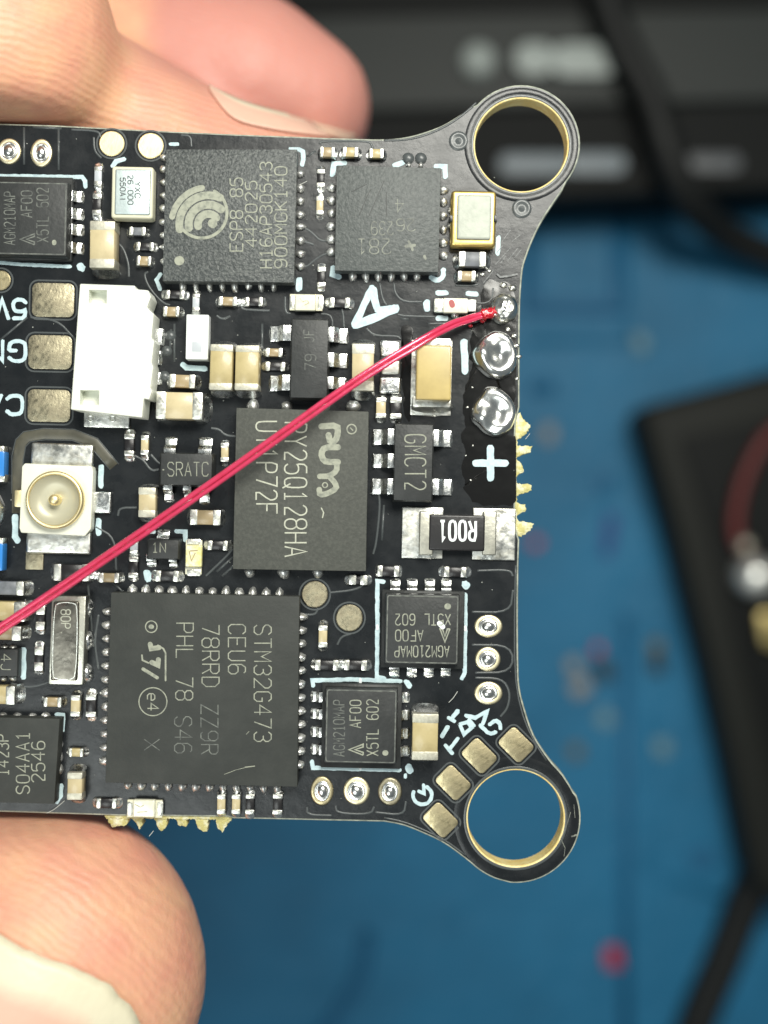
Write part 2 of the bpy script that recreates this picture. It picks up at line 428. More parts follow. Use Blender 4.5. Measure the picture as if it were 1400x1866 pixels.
# stroke lettering on a 4 x 6 grid
FONT = {
 'A': "0,0 2,6 4,0;0.8,2 3.2,2", 'B': "0,0 0,6 2.8,6 3.8,5.2 3.8,4 2.8,3.2 0,3.2;2.8,3.2 4,2.4 4,0.9 3,0 0,0", 'C': "4,5 3,6 1,6 0,5 0,1 1,0 3,0 4,1",
 'D': "0,0 0,6 2.4,6 4,4.6 4,1.4 2.4,0 0,0", 'E': "4,6 0,6 0,0 4,0;0,3.1 3,3.1", 'F': "4,6 0,6 0,0;0,3.1 3,3.1", 'G': "4,5 3,6 1,6 0,5 0,1 1,0 3,0 4,1 4,2.8 2.4,2.8",
 'H': "0,0 0,6;4,0 4,6;0,3 4,3", 'I': "2,0 2,6", 'J': "3.4,6 3.4,1 2.5,0 1,0 0.2,1", 'K': "0,0 0,6;4,6 0,2.6;1.2,3.6 4,0", 'L': "0,6 0,0 3.6,0",
 'M': "0,0 0,6 2,2.6 4,6 4,0", 'N': "0,0 0,6 4,0 4,6", 'O': "1,0 0,1 0,5 1,6 3,6 4,5 4,1 3,0 1,0", 'P': "0,0 0,6 3,6 4,5.2 4,3.6 3,2.8 0,2.8",
 'Q': "1,0 0,1 0,5 1,6 3,6 4,5 4,1 3,0 1,0;2.4,1.6 4.2,-0.6", 'R': "0,0 0,6 3,6 4,5.2 4,3.8 3,3 0,3;2,3 4,0", 'S': "4,5 3,6 1,6 0,5 0,4 1,3.2 3,2.8 4,2 4,1 3,0 1,0 0,1",
 'T': "0,6 4,6;2,6 2,0", 'U': "0,6 0,1 1,0 3,0 4,1 4,6", 'V': "0,6 2,0 4,6", 'W': "0,6 1,0 2,4 3,0 4,6", 'X': "0,0 4,6;0,6 4,0", 'Y': "0,6 2,3 4,6;2,3 2,0", 'Z': "0,6 4,6 0,0 4,0",
 '0': "1,0 0,1 0,5 1,6 3,6 4,5 4,1 3,0 1,0", '1': "0.8,4.8 2,6 2,0;0.6,0 3.4,0", '2': "0,5 1,6 3,6 4,5 4,3.8 0,0 4,0", '3': "0,5 1,6 3,6 4,5 4,4 3,3.2 1.6,3.2;3,3.2 4,2.2 4,1 3,0 1,0 0,1",
 '4': "3,0 3,6 0,2 4.2,2", '5': "3.8,6 0.3,6 0,3.3 1,3.8 3,3.8 4,2.8 4,1 3,0 1,0 0,0.9", '6': "3.6,5.4 3,6 1.2,6 0,4.6 0,1 1,0 3,0 4,1 4,2.4 3,3.4 1,3.4 0,2.4", '7': "0,6 4,6 1.4,0",
 '8': "1,3.2 0,4 0,5.2 1,6 3,6 4,5.2 4,4 3,3.2 1,3.2 0,2.4 0,0.9 1,0 3,0 4,0.9 4,2.4 3,3.2", '9': "0.4,0.6 1,0 2.8,0 4,1.4 4,5 3,6 1,6 0,5 0,3.6 1,2.6 3,2.6 4,3.6",
 'e': "0.2,2 3.8,2 3.8,3 3,4 1,4 0,3 0,1 1,0 3.4,0", '.': "1.8,0 2.2,0.4", '-': "0.8,3 3.2,3", '^': "0,0 2,6 4,0 3,0 2,3.4 1,0 0,0", 'b': "0,6 0,0 3,0 4,1 4,2.6 3,3.4 0,3.4",
}
ROUND = set('BCDGJOPQRSU02356789e')
def text(name, s, cx, cy, length, height, ang, m, parent, z, thick=2.0, smooth=1, cap=False, jit=0.0, gap=1.6, raise_=0.25):
    """lettering centred on the measured point; length runs along the reading direction, ang in degrees (0 = upright)"""
    k = (D - z) / D
    length, height, thick = length * k, height * k, thick * k
    n = len(s)
    tot = n * 4 + (n - 1) * gap
    sx, sy = length / tot, height / 6.0
    ox, oy = U(cx, cy, z)
    a = math.radians(ang)
    mb = MB(); q = 0
    for i, ch in enumerate(s):
        if ch == ' ': continue
        for st in FONT[ch].split(';'):
            pts = [tuple(float(t) for t in p.split(',')) for p in st.split()]
            closed = len(pts) > 4 and pts[0] == pts[-1]
            if smooth and ch in ROUND and len(pts) > 3: pts = chaikin(pts, smooth)
            P = []
            for x, y in pts:
                X = (i * (4 + gap) + x - tot / 2) * sx; Y = (y - 3) * sy
                P.append((ox + X * math.cos(a) - Y * math.sin(a), oy + X * math.sin(a) + Y * math.cos(a)))
            ribbon(mb, P, thick, z + raise_ + 0.03 * (q % 4), cap, jit); q += 1
    return link(name, mb.mesh(name), m, parent)

def strokes(name, lines, w, m, parent, z, cap=True, jit=0.0, raise_=0.3, thick=0.0, smooth=0, label=None):
    mb = MB()
    for i, p in enumerate(lines):
        ww = w
        if isinstance(p, dict): ww, p = p['w'], p['p']
        P = [U(x, y, z) for x, y in p]
        if smooth: P = chaikin(P, smooth)
        if jit:
            Q = [P[0]]
            for a, b in zip(P, P[1:]):
                k = max(1, int(math.dist(a, b) / (ww * 0.8)))
                Q += [(a[0] + (b[0] - a[0]) * t / k, a[1] + (b[1] - a[1]) * t / k) for t in range(1, k + 1)]
            P = Q
        ribbon(mb, P, ww, z + raise_ + 0.04 * i, cap, jit, thick)
    return link(name, mb.mesh(name), m, parent, label=label)

def circle_pts(cx, cy, r, a0=0, a1=360, n=28, ry=None):
    return [(cx + r * math.cos(math.radians(a0 + (a1 - a0) * i / n)), cy - (ry or r) * math.sin(math.radians(a0 + (a1 - a0) * i / n))) for i in range(n + 1)]

# ------------------------------------------------------------------ setting: work mat far below the board
ZM = -2600.0     # bench mat
bench = bpy.data.objects.new('work_mat', None)
bench.empty_display_size = 0.1
COL.objects.link(bench); bench.location = (0, 0, ZB); bench.scale = (K, K, K)
bench['kind'] = 'structure'
bench['label'] = 'blue silicone work mat far below the circuit board'
def P3(px, py, z): x, y = U(px, py, z); return (x, y, z)
me = box_mesh(14000, 14000, ZM - 120, ZM, 0)
link('mat_surface', me, 'mat_blue', bench)
def mat_ridge(pts, w=40, h=14, m='mat_blue'):
    return link('ridge', rib_mesh([U(x, y, ZM) for x, y in pts], w, h, ZM), m, bench, smooth=True)
mat_ridge([(965, 430), (965, 560), (1128, 560), (1128, 360)], 60, 26, 'mat_dark')
mat_ridge([(1140, 380), (1140, 620), (960, 620)], 36, 16)
mat_ridge([(1140, 1120), (1140, 1900)], 44, 14, 'mat_dark')
mat_ridge([(1185, 1300), (1185, 1590), (1330, 1640)], 30, 14)
mat_ridge([(965, 708), (1010, 705)], 60, 20, 'mat_dark')

# ------------------------------------------------------------------ circuit board
board = bpy.data.objects.new('circuit_board', None)
board.empty_display_size = 0.1
COL.objects.link(board); board.location = (0, 0, ZB); board.scale = (K, K, K)
board['label'] = 'black square flight controller circuit board with two ring corners, held between fingers'
board['category'] = 'circuit board'
TB = 42.0
arc = lambda cx, cy, r, a0, a1, n: [(cx + r * math.cos(math.radians(a0 + (a1 - a0) * i / n)), cy - r * math.sin(math.radians(a0 + (a1 - a0) * i / n))) for i in range(n + 1)]
top_edge = [(-620, 205), (-300, 214), (0, 224.5), (100, 227.5), (300, 238), (430, 244), (600, 250.5), (680, 253)]
tr1 = catmull([(680, 253), (711, 252.5), (740, 249), (768, 242), (806, 228), (838, 209), (862, 193)], 4)
tr2 = arc(950, 262, 108, 138, -40, 26)
tr3 = catmull([(1025, 348), (1009, 371), (989, 402), (972.6, 435), (962, 462), (953.6, 490), (949.5, 536), (948, 580), (947.5, 640)], 4)
right = [(947.5, 742), (941, 768), (939.5, 800), (939.5, 960), (947, 984), (945.5, 1028), (944.6, 1100)]
br1 = catmull([(944.6, 1150), (945.5, 1223), (948, 1255), (955, 1285), (973, 1338), (1002, 1383), (1027, 1412), (1046, 1443)], 4)
br2 = arc(940, 1491, 119, 20, -92, 24)
br3 = catmull([(930, 1609.5), (900, 1601), (874, 1586.6), (848.6, 1566), (810, 1538), (771, 1519), (735, 1505), (700, 1498)], 4)
bottom = [(588.6, 1495.7), (474, 1493), (426, 1492), (415, 1489), (215, 1487), (0, 1480), (-300, 1470), (-620, 1460)]
OUT = [U(x, y) for x, y in top_edge[:-1] + tr1 + tr2 + tr3 + right + br1 + br2 + br3 + bottom]
H1 = [U(x, y) for x, y in arc(950, 264, 84, 0, 360, 64)[:-1]]
H2 = [U(x, y) for x, y in arc(940, 1491, 87, 0, 360, 64)[:-1]]
cu = bpy.data.curves.new('outline', 'CURVE'); cu.dimensions = '2D'; cu.fill_mode = 'BOTH'
for P in (OUT, H1, H2):
    sp = cu.splines.new('POLY'); sp.points.add(len(P) - 1); sp.use_cyclic_u = True
    for q, (x, y) in zip(sp.points, P): q.co = (x, y, 0, 1)
cu.extrude = TB / 2 - 3.2; cu.bevel_depth = 3.2; cu.bevel_resolution = 1; cu.offset = -3.2
co = bpy.data.objects.new('outline_curve', cu); COL.objects.link(co)
bpy.context.view_layer.update()
me = bpy.data.meshes.new_from_object(co.evaluated_get(bpy.context.evaluated_depsgraph_get()))
bpy.data.objects.remove(co)
me.transform(Matrix.Translation((0, 0, -TB / 2)))
me.materials.clear()
for k in ('mask', 'edge', 'bore'): me.materials.append(M[k])
hc = [Vector((*U(950, 264), 0)), Vector((*U(940, 1491), 0))]
for p in me.polygons:
    c = p.center; p.use_smooth = False
    if abs(p.normal.z) > 0.97: p.material_index = 0
    elif min((Vector((c.x, c.y, 0)) - h).length for h in hc) < 92: p.material_index = 2
    else: p.material_index = 1
link('substrate', me, None, board)

def soft_ring(cx, cy, r0, r1, m, h):
    x, y = U(cx, cy)
    prof = [(r1 + (r0 - r1) * t, 0.15 + h * math.sin(math.pi * t)) for t in (0, 0.1, 0.22, 0.36, 0.5, 0.64, 0.78, 0.9, 1)]
    link('hole_ring', lathe_mesh(prof, 72, close=False), m, board, smooth=True, loc=(x, y, 0))
soft_ring(950, 264, 87, 92, 'trace', 0.5)
soft_ring(950, 264, 92.5, 104, 'mask', 0.9)
soft_ring(940, 1491, 90, 95, 'trace', 0.5)
soft_ring(940, 1491, 96, 113, 'mask', 0.8)

# torn break-away tabs
def tab(pts, z0=-36, z1=-5):
    P = []
    for a, b in zip(pts, pts[1:] + pts[:1]):
        k = max(1, int(math.dist(a, b) / 3))
        for t in range(k):
            P.append((a[0] + (b[0] - a[0]) * t / k + random.uniform(-1.7, 1.7), a[1] + (b[1] - a[1]) * t / k + random.uniform(-1.7, 1.7)))
    link('breakaway_tab', prism_mesh([U(x, y) for x, y in P], z0, z1 + random.uniform(-2, 2), 1.0, 1), 'tab', board)
tab([(935, 756), (942, 756), (944, 800), (943, 880), (944, 978), (935, 978)])
tab([(936, 750), (948, 752), (957, 766), (968, 777), (958, 792), (946, 800), (936, 806)])
tab([(937, 806), (946, 812), (970, 812), (969, 824), (956, 829), (940, 832)])
tab([(937, 834), (948, 842), (955, 852), (955, 860), (945, 866), (937, 868)])
tab([(937, 872), (945, 881), (970, 883), (970, 894), (950, 900), (937, 906)])
tab([(937, 910), (946, 917), (959, 920), (959, 931), (948, 938), (937, 942)])
tab([(937, 945), (950, 950), (975, 953), (968, 967), (950, 978), (937, 980)])
tab([(190, 1483), (424, 1486), (422, 1495), (190, 1492)])
tab([(186, 1484), (236, 1484), (230, 1506), (204, 1508)])
tab([(232, 1484), (262, 1484), (258, 1504), (252, 1514), (246, 1502)])
tab([(276, 1484), (302, 1484), (303, 1510), (292, 1516), (284, 1504)])
tab([(318, 1484), (341, 1484), (339, 1508), (324, 1507)])
tab([(352, 1484), (380, 1484), (376, 1516), (368, 1517), (358, 1508)])
tab([(390, 1484), (428, 1486), (412, 1506), (404, 1518), (396, 1508)])

# covered traces and copper edges
def trace(pts, w=4.0, h=1.3, smooth=2):
    P = [U(x, y) for x, y in pts]
    if smooth and len(P) > 2: P = chaikin(P, smooth)
    return link('trace', rib_mesh(P, w, h, 0.0), 'trace', board, smooth=True)
for t in (
    [(545, 415), (558, 416), (571, 426), (585, 440), (606, 437)], [(545, 487), (560, 486), (572, 475), (590, 463), (606, 461)], [(548, 440), (560, 441), (572, 446)],
    [(700, 256), (745, 255), (790, 242), (830, 220), (862, 194)], [(583, 262), (586, 257), (670, 257), (677, 262), (679, 270)],
    [(130, 236), (180, 238), (183, 250)], [(112, 234), (60, 232)], [(107, 232), (107, 310)], [(44, 232), (44, 300)], [(171, 250), (172, 275), (185, 288)],
    [(200, 440), (222, 445), (235, 480), (235, 505)], [(270, 495), (262, 500), (272, 525), (296, 552), (310, 556)],
    [(692, 515), (697, 545), (705, 556)], [(718, 515), (720, 535), (735, 550), (770, 550)], [(725, 573), (740, 576), (795, 577)], [(668, 598), (682, 612), (725, 612), (730, 618)],
    [(830, 520), (860, 521), (872, 518)], [(869, 552), (885, 553), (897, 545), (899, 525)], [(440, 560), (446, 564), (492, 566)], [(520, 540), (520, 570), (530, 571)],
    [(585, 572), (600, 573), (606, 582), (606, 596)], [(623, 562), (626, 575), (627, 596)],
    [(0, 620), (50, 578)], [(55, 578), (105, 583), (134, 615)], [(140, 820), (150, 826)],
    [(275, 828), (290, 845), (310, 852)], [(245, 830), (262, 838), (275, 858), (290, 855)], [(385, 780), (400, 782), (410, 793), (430, 795)],
    [(395, 1042), (425, 1015)], [(405, 1050), (440, 1018)], [(375, 1050), (415, 1012), (424, 1000)],
    [(690, 895), (693, 920), (686, 990), (680, 1010)], [(700, 920), (696, 985)], [(735, 905), (740, 912)],
    [(615, 1175), (622, 1160), (640, 1155)], [(555, 1120), (575, 1120), (580, 1108)], [(600, 1080), (650, 1075), (670, 1060)],
    [(860, 1115), (930, 1116), (935, 1075)], [(860, 1175), (934, 1176), (934, 1225), (866, 1226)], [(866, 1235), (915, 1236), (930, 1260), (926, 1290), (912, 1306)],
    [(870, 1040), (930, 1038), (935, 1050)], [(560, 1470), (560, 1485), (605, 1486)], [(612, 1468), (614, 1482), (676, 1484), (682, 1470)], [(684, 1480), (736, 1486), (740, 1460)],
    [(175, 960), (210, 980), (212, 1040)], [(215, 940), (218, 925), (250, 925)], [(205, 1060), (230, 1085)], [(160, 1060), (168, 1150)],
    [(120, 1230), (60, 1255), (20, 1245)], [(180, 1120), (172, 1170), (180, 1220)],
    [(780, 590), (860, 588), (880, 584)], [(310, 640), (312, 600)], [(318, 660), (318, 590)], [(478, 590), (478, 640)], [(730, 580), (745, 582)],
    [(395, 575), (405, 582), (420, 576)], [(330, 246), (348, 247), (349, 268)], [(560, 285), (575, 275)],
):
    trace(t)
trace([(715, 257), (755, 252), (800, 236), (838, 214), (868, 187)], 3, 1.0)
# outline of the copper pour a little inside the right edge
trace([(940, 1030), (938, 1100), (938, 1225), (948, 1290), (968, 1342), (996, 1386)], 3, 0.9, 1)
trace([(700, 1490), (735, 1497), (770, 1511), (812, 1531), (848, 1558)], 3, 0.9, 1)

# covered vias
def bump(cx, cy, r, m='trace', hollow=True):
    prof = [(r, 0.0), (r * 0.86, 2.2), (r * 0.66, 2.0), (r * 0.45, 0.4), (r * 0.30, 0.6), (0.5, 3.4)] if hollow else [(r, 0.0), (r * 0.8, 3.0), (r * 0.4, 5.0), (0.4, 5.4)]
    link('via', lathe_mesh(prof, 28), m, board, smooth=True, loc=(*U(cx, cy), 0))
bump(836, 257, 18); bump(951, 380, 18); bump(744, 289, 11, hollow=False); bump(767, 289, 11, hollow=False)
for x, y in ((296, 640), (292, 686), (303, 612)): bump(x + 8, y, 10, hollow=False)

# gold pads
def pad(x0, y0, x1, y1, r, m='gold_dark', rot=ROT, label=None):
    cx, cy = U((x0 + x1) / 2, (y0 + y1) / 2)
    o = link('pad', prism_mesh(rrect(0, 0, x1 - x0, y1 - y0, r), -1, 2.4, 1.6), m, board, loc=(cx, cy, 0), rot=rot, label=label)
    mb = MB()
    ribbon(mb, [p for p in rrect(0, 0, x1 - x0 + 9, y1 - y0 + 9, r + 4)] + [rrect(0, 0, x1 - x0 + 9, y1 - y0 + 9, r + 4)[0]], 3.0, 0.9)
    link('mask_rim', mb.mesh('mask_rim'), 'trace', o)
    return o
pad(59, 516, 136, 578, 11); pad(52, 611, 132, 673, 12); pad(51, 710, 129, 769, 11)
def rpad(cx, cy, r, m): 
    o = link('pad', lathe_mesh([(r, -1), (r, 1.4), (r - 1.6, 2.4), (0.5, 2.4)], 36), m, board, loc=(*U(cx, cy), 0))
    mb = MB(); ribbon(mb, [(math.cos(a * math.pi / 20) * (r + 4), math.sin(a * math.pi / 20) * (r + 4)) for a in range(41)], 3, 0.9)
    link('mask_rim', mb.mesh('mask_rim'), 'trace', o)
rpad(204, 262, 23, 'gold_bright'); rpad(275, 266, 23.5, 'gold_bright'); rpad(2, 511, 18, 'gold')
rpad(574, 1083, 24, 'gold_dark'); rpad(637, 1126, 24.5, 'gold_dark')
for cx, cy in ((940.6, 1357), (873.5, 1377), (826, 1426), (803, 1494)):
    pad(cx - 28, cy - 21.5, cx + 28, cy + 21.5, 8, 'gold', math.radians(-45))

# ------------------------------------------------------------------ solder and pins
def fillet_mesh(ext, w, h):
    """solder ramp against a terminal: terminal face on x=0, ramp runs to x=ext"""
    nx, ny = 6, 5; v, f = [], []
    for i in range(nx + 1):
        t = i / nx
        z = h * (1 - t) ** 1.8 + 1.2
        ww = w * (1.0 + 0.10 * math.sin(t * math.pi)) * (1 - 0.22 * t ** 3)
        for j in range(ny + 1):
            u = j / ny * 2 - 1
            v.append((ext * t * (1 - 0.16 * u * u) - 1.0, u * ww / 2 + random.uniform(-.3, .3), max(0.2, z * (1 - 0.35 * abs(u) ** 3) + random.uniform(-.5, .5)) if t < 1 else 0.0))
    for i in range(nx):
        for j in range(ny):
            a = i * (ny + 1) + j
            f.append((a, a + ny + 1, a + ny + 2, a + 1))
    o = len(v)
    v2, e1, e2 = [], [i * (ny + 1) for i in range(nx + 1)], [i * (ny + 1) + ny for i in range(nx + 1)]
    for e in (e1, e2):
        b = len(v)
        for i in e: v.append((v[i][0], v[i][1], 0.0))
        for i in range(nx):
            q = (e[i], e[i + 1], b + i + 1, b + i)
            f.append(q if e is e2 else q[::-1])
    me = bpy.data.meshes.new('fillet'); me.from_pydata(v, [], f); me.update()
    return me

def chip(kind, x0, y0, x1, y1, h=None, vert=None, tw=None, ext=None, name=None, label=None, rot=None, term='tin', body=None):
    """two-terminal chip part; the measured rectangle is its top face"""
    w, l = x1 - x0, y1 - y0
    if vert is None: vert = l > w
    Lg, Wd = (l, w) if vert else (w, l)
    if h is None: h = {'res': 0.5, 'cap': 0.9}.get('res' if kind in ('black',) else 'cap') * Wd
    h = max(7.0, h)
    s = (D - h) / D
    Lg *= s; Wd *= s
    if tw is None: tw = 0.25
    if ext is None: ext = min(10, 0.25 * Lg)
    cx, cy = U((x0 + x1) / 2, (y0 + y1) / 2, h)
    a = (ROT if rot is None else math.radians(rot)) + (math.pi / 2 if vert else 0) + math.radians(random.uniform(-0.7, 0.7))
    nm = name or ('resistor' if kind == 'black' else 'capacitor')
    o = link(nm, box_mesh(Lg * 0.97, Wd - 1.6, 2.0, h - 0.9, 1.0, 1), body or kind, board, label=label, loc=(cx, cy, 0), rot=a)
    t = tw * Lg
    for sg in (-1, 1):
        tm = box_mesh(t, Wd, 1.0, h, min(2.6, Wd * 0.16), 2, jitter=0.5)
        q = link('terminal', tm, term, o, loc=(sg * (Lg / 2 - t / 2), 0, 0))
        fm = fillet_mesh(ext * random.uniform(0.85, 1.15), Wd * 1.0, h * 0.72)
        q = link('solder_joint', fm, 'solder', o, smooth=True, loc=(sg * Lg / 2, 0, 0))
        if sg < 0: q.rotation_euler = (0, 0, math.pi)
    return o

def dome_mesh(rx, ry, h, seed=0.0, wob=0.12, seg=20, rings=7, rough=0.0):
    v, f = [], []
    for k in range(rings + 1):
        t = k / rings
        for i in range(seg):
            a = 2 * math.pi * i / seg
            r = math.cos(t * math.pi / 2) if k < rings else 0.02
            q = 1 + wob * noise.noise((math.cos(a) * 1.4 + seed, math.sin(a) * 1.4, seed))
            x, y = rx * r * q * math.cos(a), ry * r * q * math.sin(a)
            z = h * math.sin(t * math.pi / 2)
            if rough: z = max(0, z + rough * noise.noise((x / 9 + seed, y / 9, seed)) * (0.3 + t))
            v.append((x, y, z))
    for k in range(rings):
        for i in range(seg):
            j = (i + 1) % seg
            f.append((k * seg + i, k * seg + j, (k + 1) * seg + j, (k + 1) * seg + i))
    f.append(tuple(rings * seg + i for i in range(seg)))
    me = bpy.data.meshes.new('dome'); me.from_pydata(v, [], f); me.update()
    return me
PINS = [dome_mesh(1, 1, 1, s * 3.1, 0.25, 12, 4) for s in range(6)]
for me_ in PINS:
    me_.materials.append(M['pin_solder']); me_.polygons.foreach_set('use_smooth', [True] * len(me_.polygons))
def pin(parent, px, py, rx, ry, h, rot=0.0, m=None):
    o = bpy.data.objects.new('pin', random.choice(PINS)); COL.objects.link(o)
    o.parent = parent; o.location = (*U(px, py), 0.3); o.rotation_euler = (0, 0, rot)
    o.scale = (rx * 1.3 * random.uniform(.88, 1.12), ry * 1.3 * random.uniform(.88, 1.12), h * 1.15)
    return o

def gull(parent, side, px0, py0, px1, py1, zb=20, m='solder'):
    """bent lead; side = direction away from the package (l r u d); rectangle measured in the photograph"""
    x0, y0 = U(px0, py0, 6); x1, y1 = U(px1, py1, 6)
    if side in 'lr': Lg, w = abs(x1 - x0), abs(y1 - y0)
    else: Lg, w = abs(y1 - y0), abs(x1 - x0)
    th = 5.0
    prof = [(-8, zb), (Lg * 0.30, zb), (Lg * 0.52, zb * 0.62), (Lg * 0.58, 5.5), (Lg * 0.95, 4.5), (Lg, 1.5)]
    v, f = [], []
    for x, z in prof:
        for y, dz in ((-w / 2, 0), (w / 2, 0), (w / 2, -th), (-w / 2, -th)):
            v.append((x, y, max(0.1, z + dz)))
    n = len(prof)
    for i in range(n - 1):
        for k in range(4):
            j = (k + 1) % 4
            f.append((i * 4 + k, (i + 1) * 4 + k, (i + 1) * 4 + j, i * 4 + j))
    f += [(0, 1, 2, 3), tuple((n - 1) * 4 + k for k in (3, 2, 1, 0))]
    me = bpy.data.meshes.new('lead'); me.from_pydata(v, [], f); me.update()
    bm = bmesh.new(); bm.from_mesh(me); bmesh.ops.recalc_face_normals(bm, faces=bm.faces); bm.to_mesh(me); bm.free()
    bevelled(me, 1.4, 2, 0.3)
    cx, cy = (x0 + x1) / 2, (y0 + y1) / 2
    loc, a = {'l': ((max(x0, x1), cy), math.pi), 'r': ((min(x0, x1), cy), 0), 'u': ((cx, min(y0, y1)), math.pi / 2), 'd': ((cx, max(y0, y1)), -math.pi / 2)}[side]
    o = link('lead', me, m, parent, loc=(*loc, 0), rot=a + ROT)
    fm = fillet_mesh(5, w * 1.06, 6)
    q = link('solder_joint', fm, 'solder', parent, smooth=True, loc=(loc[0] + math.cos(a) * Lg * 0.93, loc[1] + math.sin(a) * Lg * 0.93, 0), rot=a)
    return o

def row(p, q, n): return [(p[0] + (q[0] - p[0]) * i / (n - 1), p[1] + (q[1] - p[1]) * i / (n - 1)) for i in range(n)]

# ------------------------------------------------------------------ large chips
H = 34
esp = quad_prism('wireless_chip', [(302.5, 272), (542, 272), (536, 515), (296.5, 512)], 2, H, 'epoxy_esp', board, 1.6, 'speckled dark square chip with round wave emblem and four lines of digits')
for x in (334, 358, 383, 406, 429, 477, 500): pin(esp, x, 522, 5, 9, 11)
pin(esp, 454, 519, 5, 7, 6)
for y in (318, 344, 367, 392, 414, 439, 463, 486): pin(esp, 548, y, 7.5, 5.5, 9)
for y in (288, 309, 333, 357, 380, 405, 429, 451, 477): pin(esp, 300, y, 7, 5, 9)
text('marking', 'ESP8 85', 431, 391, 133, 23, 90, 'etch', esp, H, 2.1)
text('marking', '442025', 458, 390, 119, 21, 90, 'etch', esp, H, 2.1)
text('marking', 'H16AP30543', 485, 392, 192, 22, 90, 'etch', esp, H, 2.1)
text('marking', '900MGK140', 512, 396, 184, 22, 90, 'etch', esp, H, 2.1)
lg = []
lx, ly = 368, 388
for r, a0, a1, w in ((19, 190, 40, 14), (36, 190, 50, 14.5), (53, 190, 66, 14)):
    lg.append({'w': w, 'p': circle_pts(lx + 12, ly + 21, r, a0, a1, 20)})
lg.append({'w': 11, 'p': circle_pts(lx + 12, ly + 21, 67.5, 168, 100, 12)})
lg.append({'w': 16, 'p': [(lx + 19, ly + 19), (lx + 20, ly + 20)]})
lg.append({'w': 5.5, 'p': circle_pts(lx, ly, 46, 60, -148, 34)})
strokes('emblem', lg, 10, 'etch', esp, H)
strokes('pin_one_mark', [{'w': 17, 'p': [(326.5, 475), (327.5, 475)]}], 17, 'etch', esp, H)

imu = quad_prism('motion_sensor_chip', [(614, 301), (804, 306), (799, 496), (610, 493)], 2, H, 'epoxy_imu', board, 1.6, 'scuffed dark grey square chip with upside-down faded digits')
for x in (643, 667, 690, 714, 737, 760): pin(imu, x, 503, 5.5, 9, 10)
for y in (343, 366, 389, 413, 437, 460): pin(imu, 605, y, 8, 6, 9)
for y in (347, 369, 394, 419, 443, 466): pin(imu, 808, y, 7, 6, 9)
for x in (745, 767): pin(imu, x, 303, 4, 5, 8)
text('marking', '281', 682, 449, 62, 27, 180, 'etch_mid', imu, H, 2.0)
text('marking', '239', 697, 416, 40, 24, 180, 'etch_mid', imu, H, 1.8)
text('marking', '26', 740, 410, 34, 22, 180, 'etch_mid', imu, H, 1.8)
text('marking', '4', 728, 375, 14, 24, 180, 'etch_mid', imu, H, 1.8)
strokes('marking', [[(745, 440), (752, 455)], [(740, 449), (756, 447)], [(773, 467), (776, 471)]], 5, 'etch_mid', imu, H, jit=0.3)
strokes('scratch', [[(655, 392), (668, 360), (676, 345)], [(672, 395), (700, 330)], [(705, 395), (704, 350)], [(640, 350), (668, 336)]], 1.2, 'epoxy', imu, H)

fl = quad_prism('memory_chip', [(431, 743), (672, 750), (667, 1041), (424.6, 1037)], 2, H, 'epoxy_flash', board, 1.4, 'tall grey-green rectangular chip with white lettering reading downwards')
for x in (462, 523, 591, 645): pin(fl, x, 741, 9, 9, 13)
for x in (456, 518, 580): pin(fl, x, 1042, 9, 9, 13)
text('marking', 'PY25Q128HA', 539, 892, 244, 40, -90, 'etch_bright', fl, H, 2.6)
text('marking', 'UY1P72F', 486, 852, 168, 38, -90, 'etch_bright', fl, H, 2.6)
strokes('emblem', [{'w': 11, 'p': [(586, 777), (615, 775), (616, 790), (612, 803), (602, 806), (599, 793)]},
                   {'w': 11, 'p': [(616, 815), (592, 815), (585, 826), (590, 840), (602, 842), (616, 842)]},
                   {'w': 10, 'p': [(614, 847), (614, 858), (600, 868), (583, 868)]},
                   {'w': 10, 'p': [(600, 868), (611, 880), (614, 890), (596, 900), (583, 902), (582, 892)]},
                   {'w': 2.2, 'p': circle_pts(592.5, 884, 4.5)}], 10, 'etch', fl, H, smooth=1)
strokes('pin_one_mark', [circle_pts(641, 782, 8.5), [(639, 780), (643, 784)]], 2.2, 'etch', fl, H)
strokes('scratch', [[(586, 926), (590, 934), (588, 943)]], 2.2, 'etch_bright', fl, H)

mcu = quad_prism('microcontroller_chip', [(202.5, 1079.5), (546, 1087), (542, 1434), (192, 1426)], 2, H, 'epoxy_mcu', board, 1.6, 'largest smooth dark square chip with faint lettering reading downwards')
for i, (x, y) in enumerate(row((242, 1079), (510, 1085), 12)): pin(mcu, x, y - 2, 6.5 if i else 8, 9, 12)
for x, y in row((550, 1124), (547, 1393), 12): pin(mcu, x - 1, y, 9, 6, 12)
for x, y in row((198, 1114), (193, 1386), 12): pin(mcu, x, y, 9, 6, 12)
for x, y in row((234, 1429), (506, 1435), 12): pin(mcu, x, y, 6, 8, 10)
text('marking', 'STM32G473', 479, 1245, 212, 31, -90, 'etch', mcu, H, 2.0, 0)
text('marking', 'CEU6', 432, 1183, 90, 31, -90, 'etch', mcu, H, 2.0, 0)
text('marking', '78RRD', 384, 1195, 112, 31, -90, 'etch', mcu, H, 2.0, 0)
text('marking', 'ZZ9R', 382, 1329, 90, 31, -90, 'etch_dim', mcu, H, 2.0, 0)
text('marking', 'PHL', 337, 1168, 65, 31, -90, 'etch', mcu, H, 2.0, 0)
text('marking', '78', 336, 1255, 41, 31, -90, 'etch', mcu, H, 2.0, 0)
text('marking', 'S46', 334, 1339, 66, 31, -90, 'etch_dim', mcu, H, 2.0, 0)
text('marking', 'e4', 279, 1279, 30, 20, -90, 'etch', mcu, H, 2.0, 0)
text('marking', 'X', 277, 1357, 20, 28, -90, 'etch_dim', mcu, H, 1.6, 0)
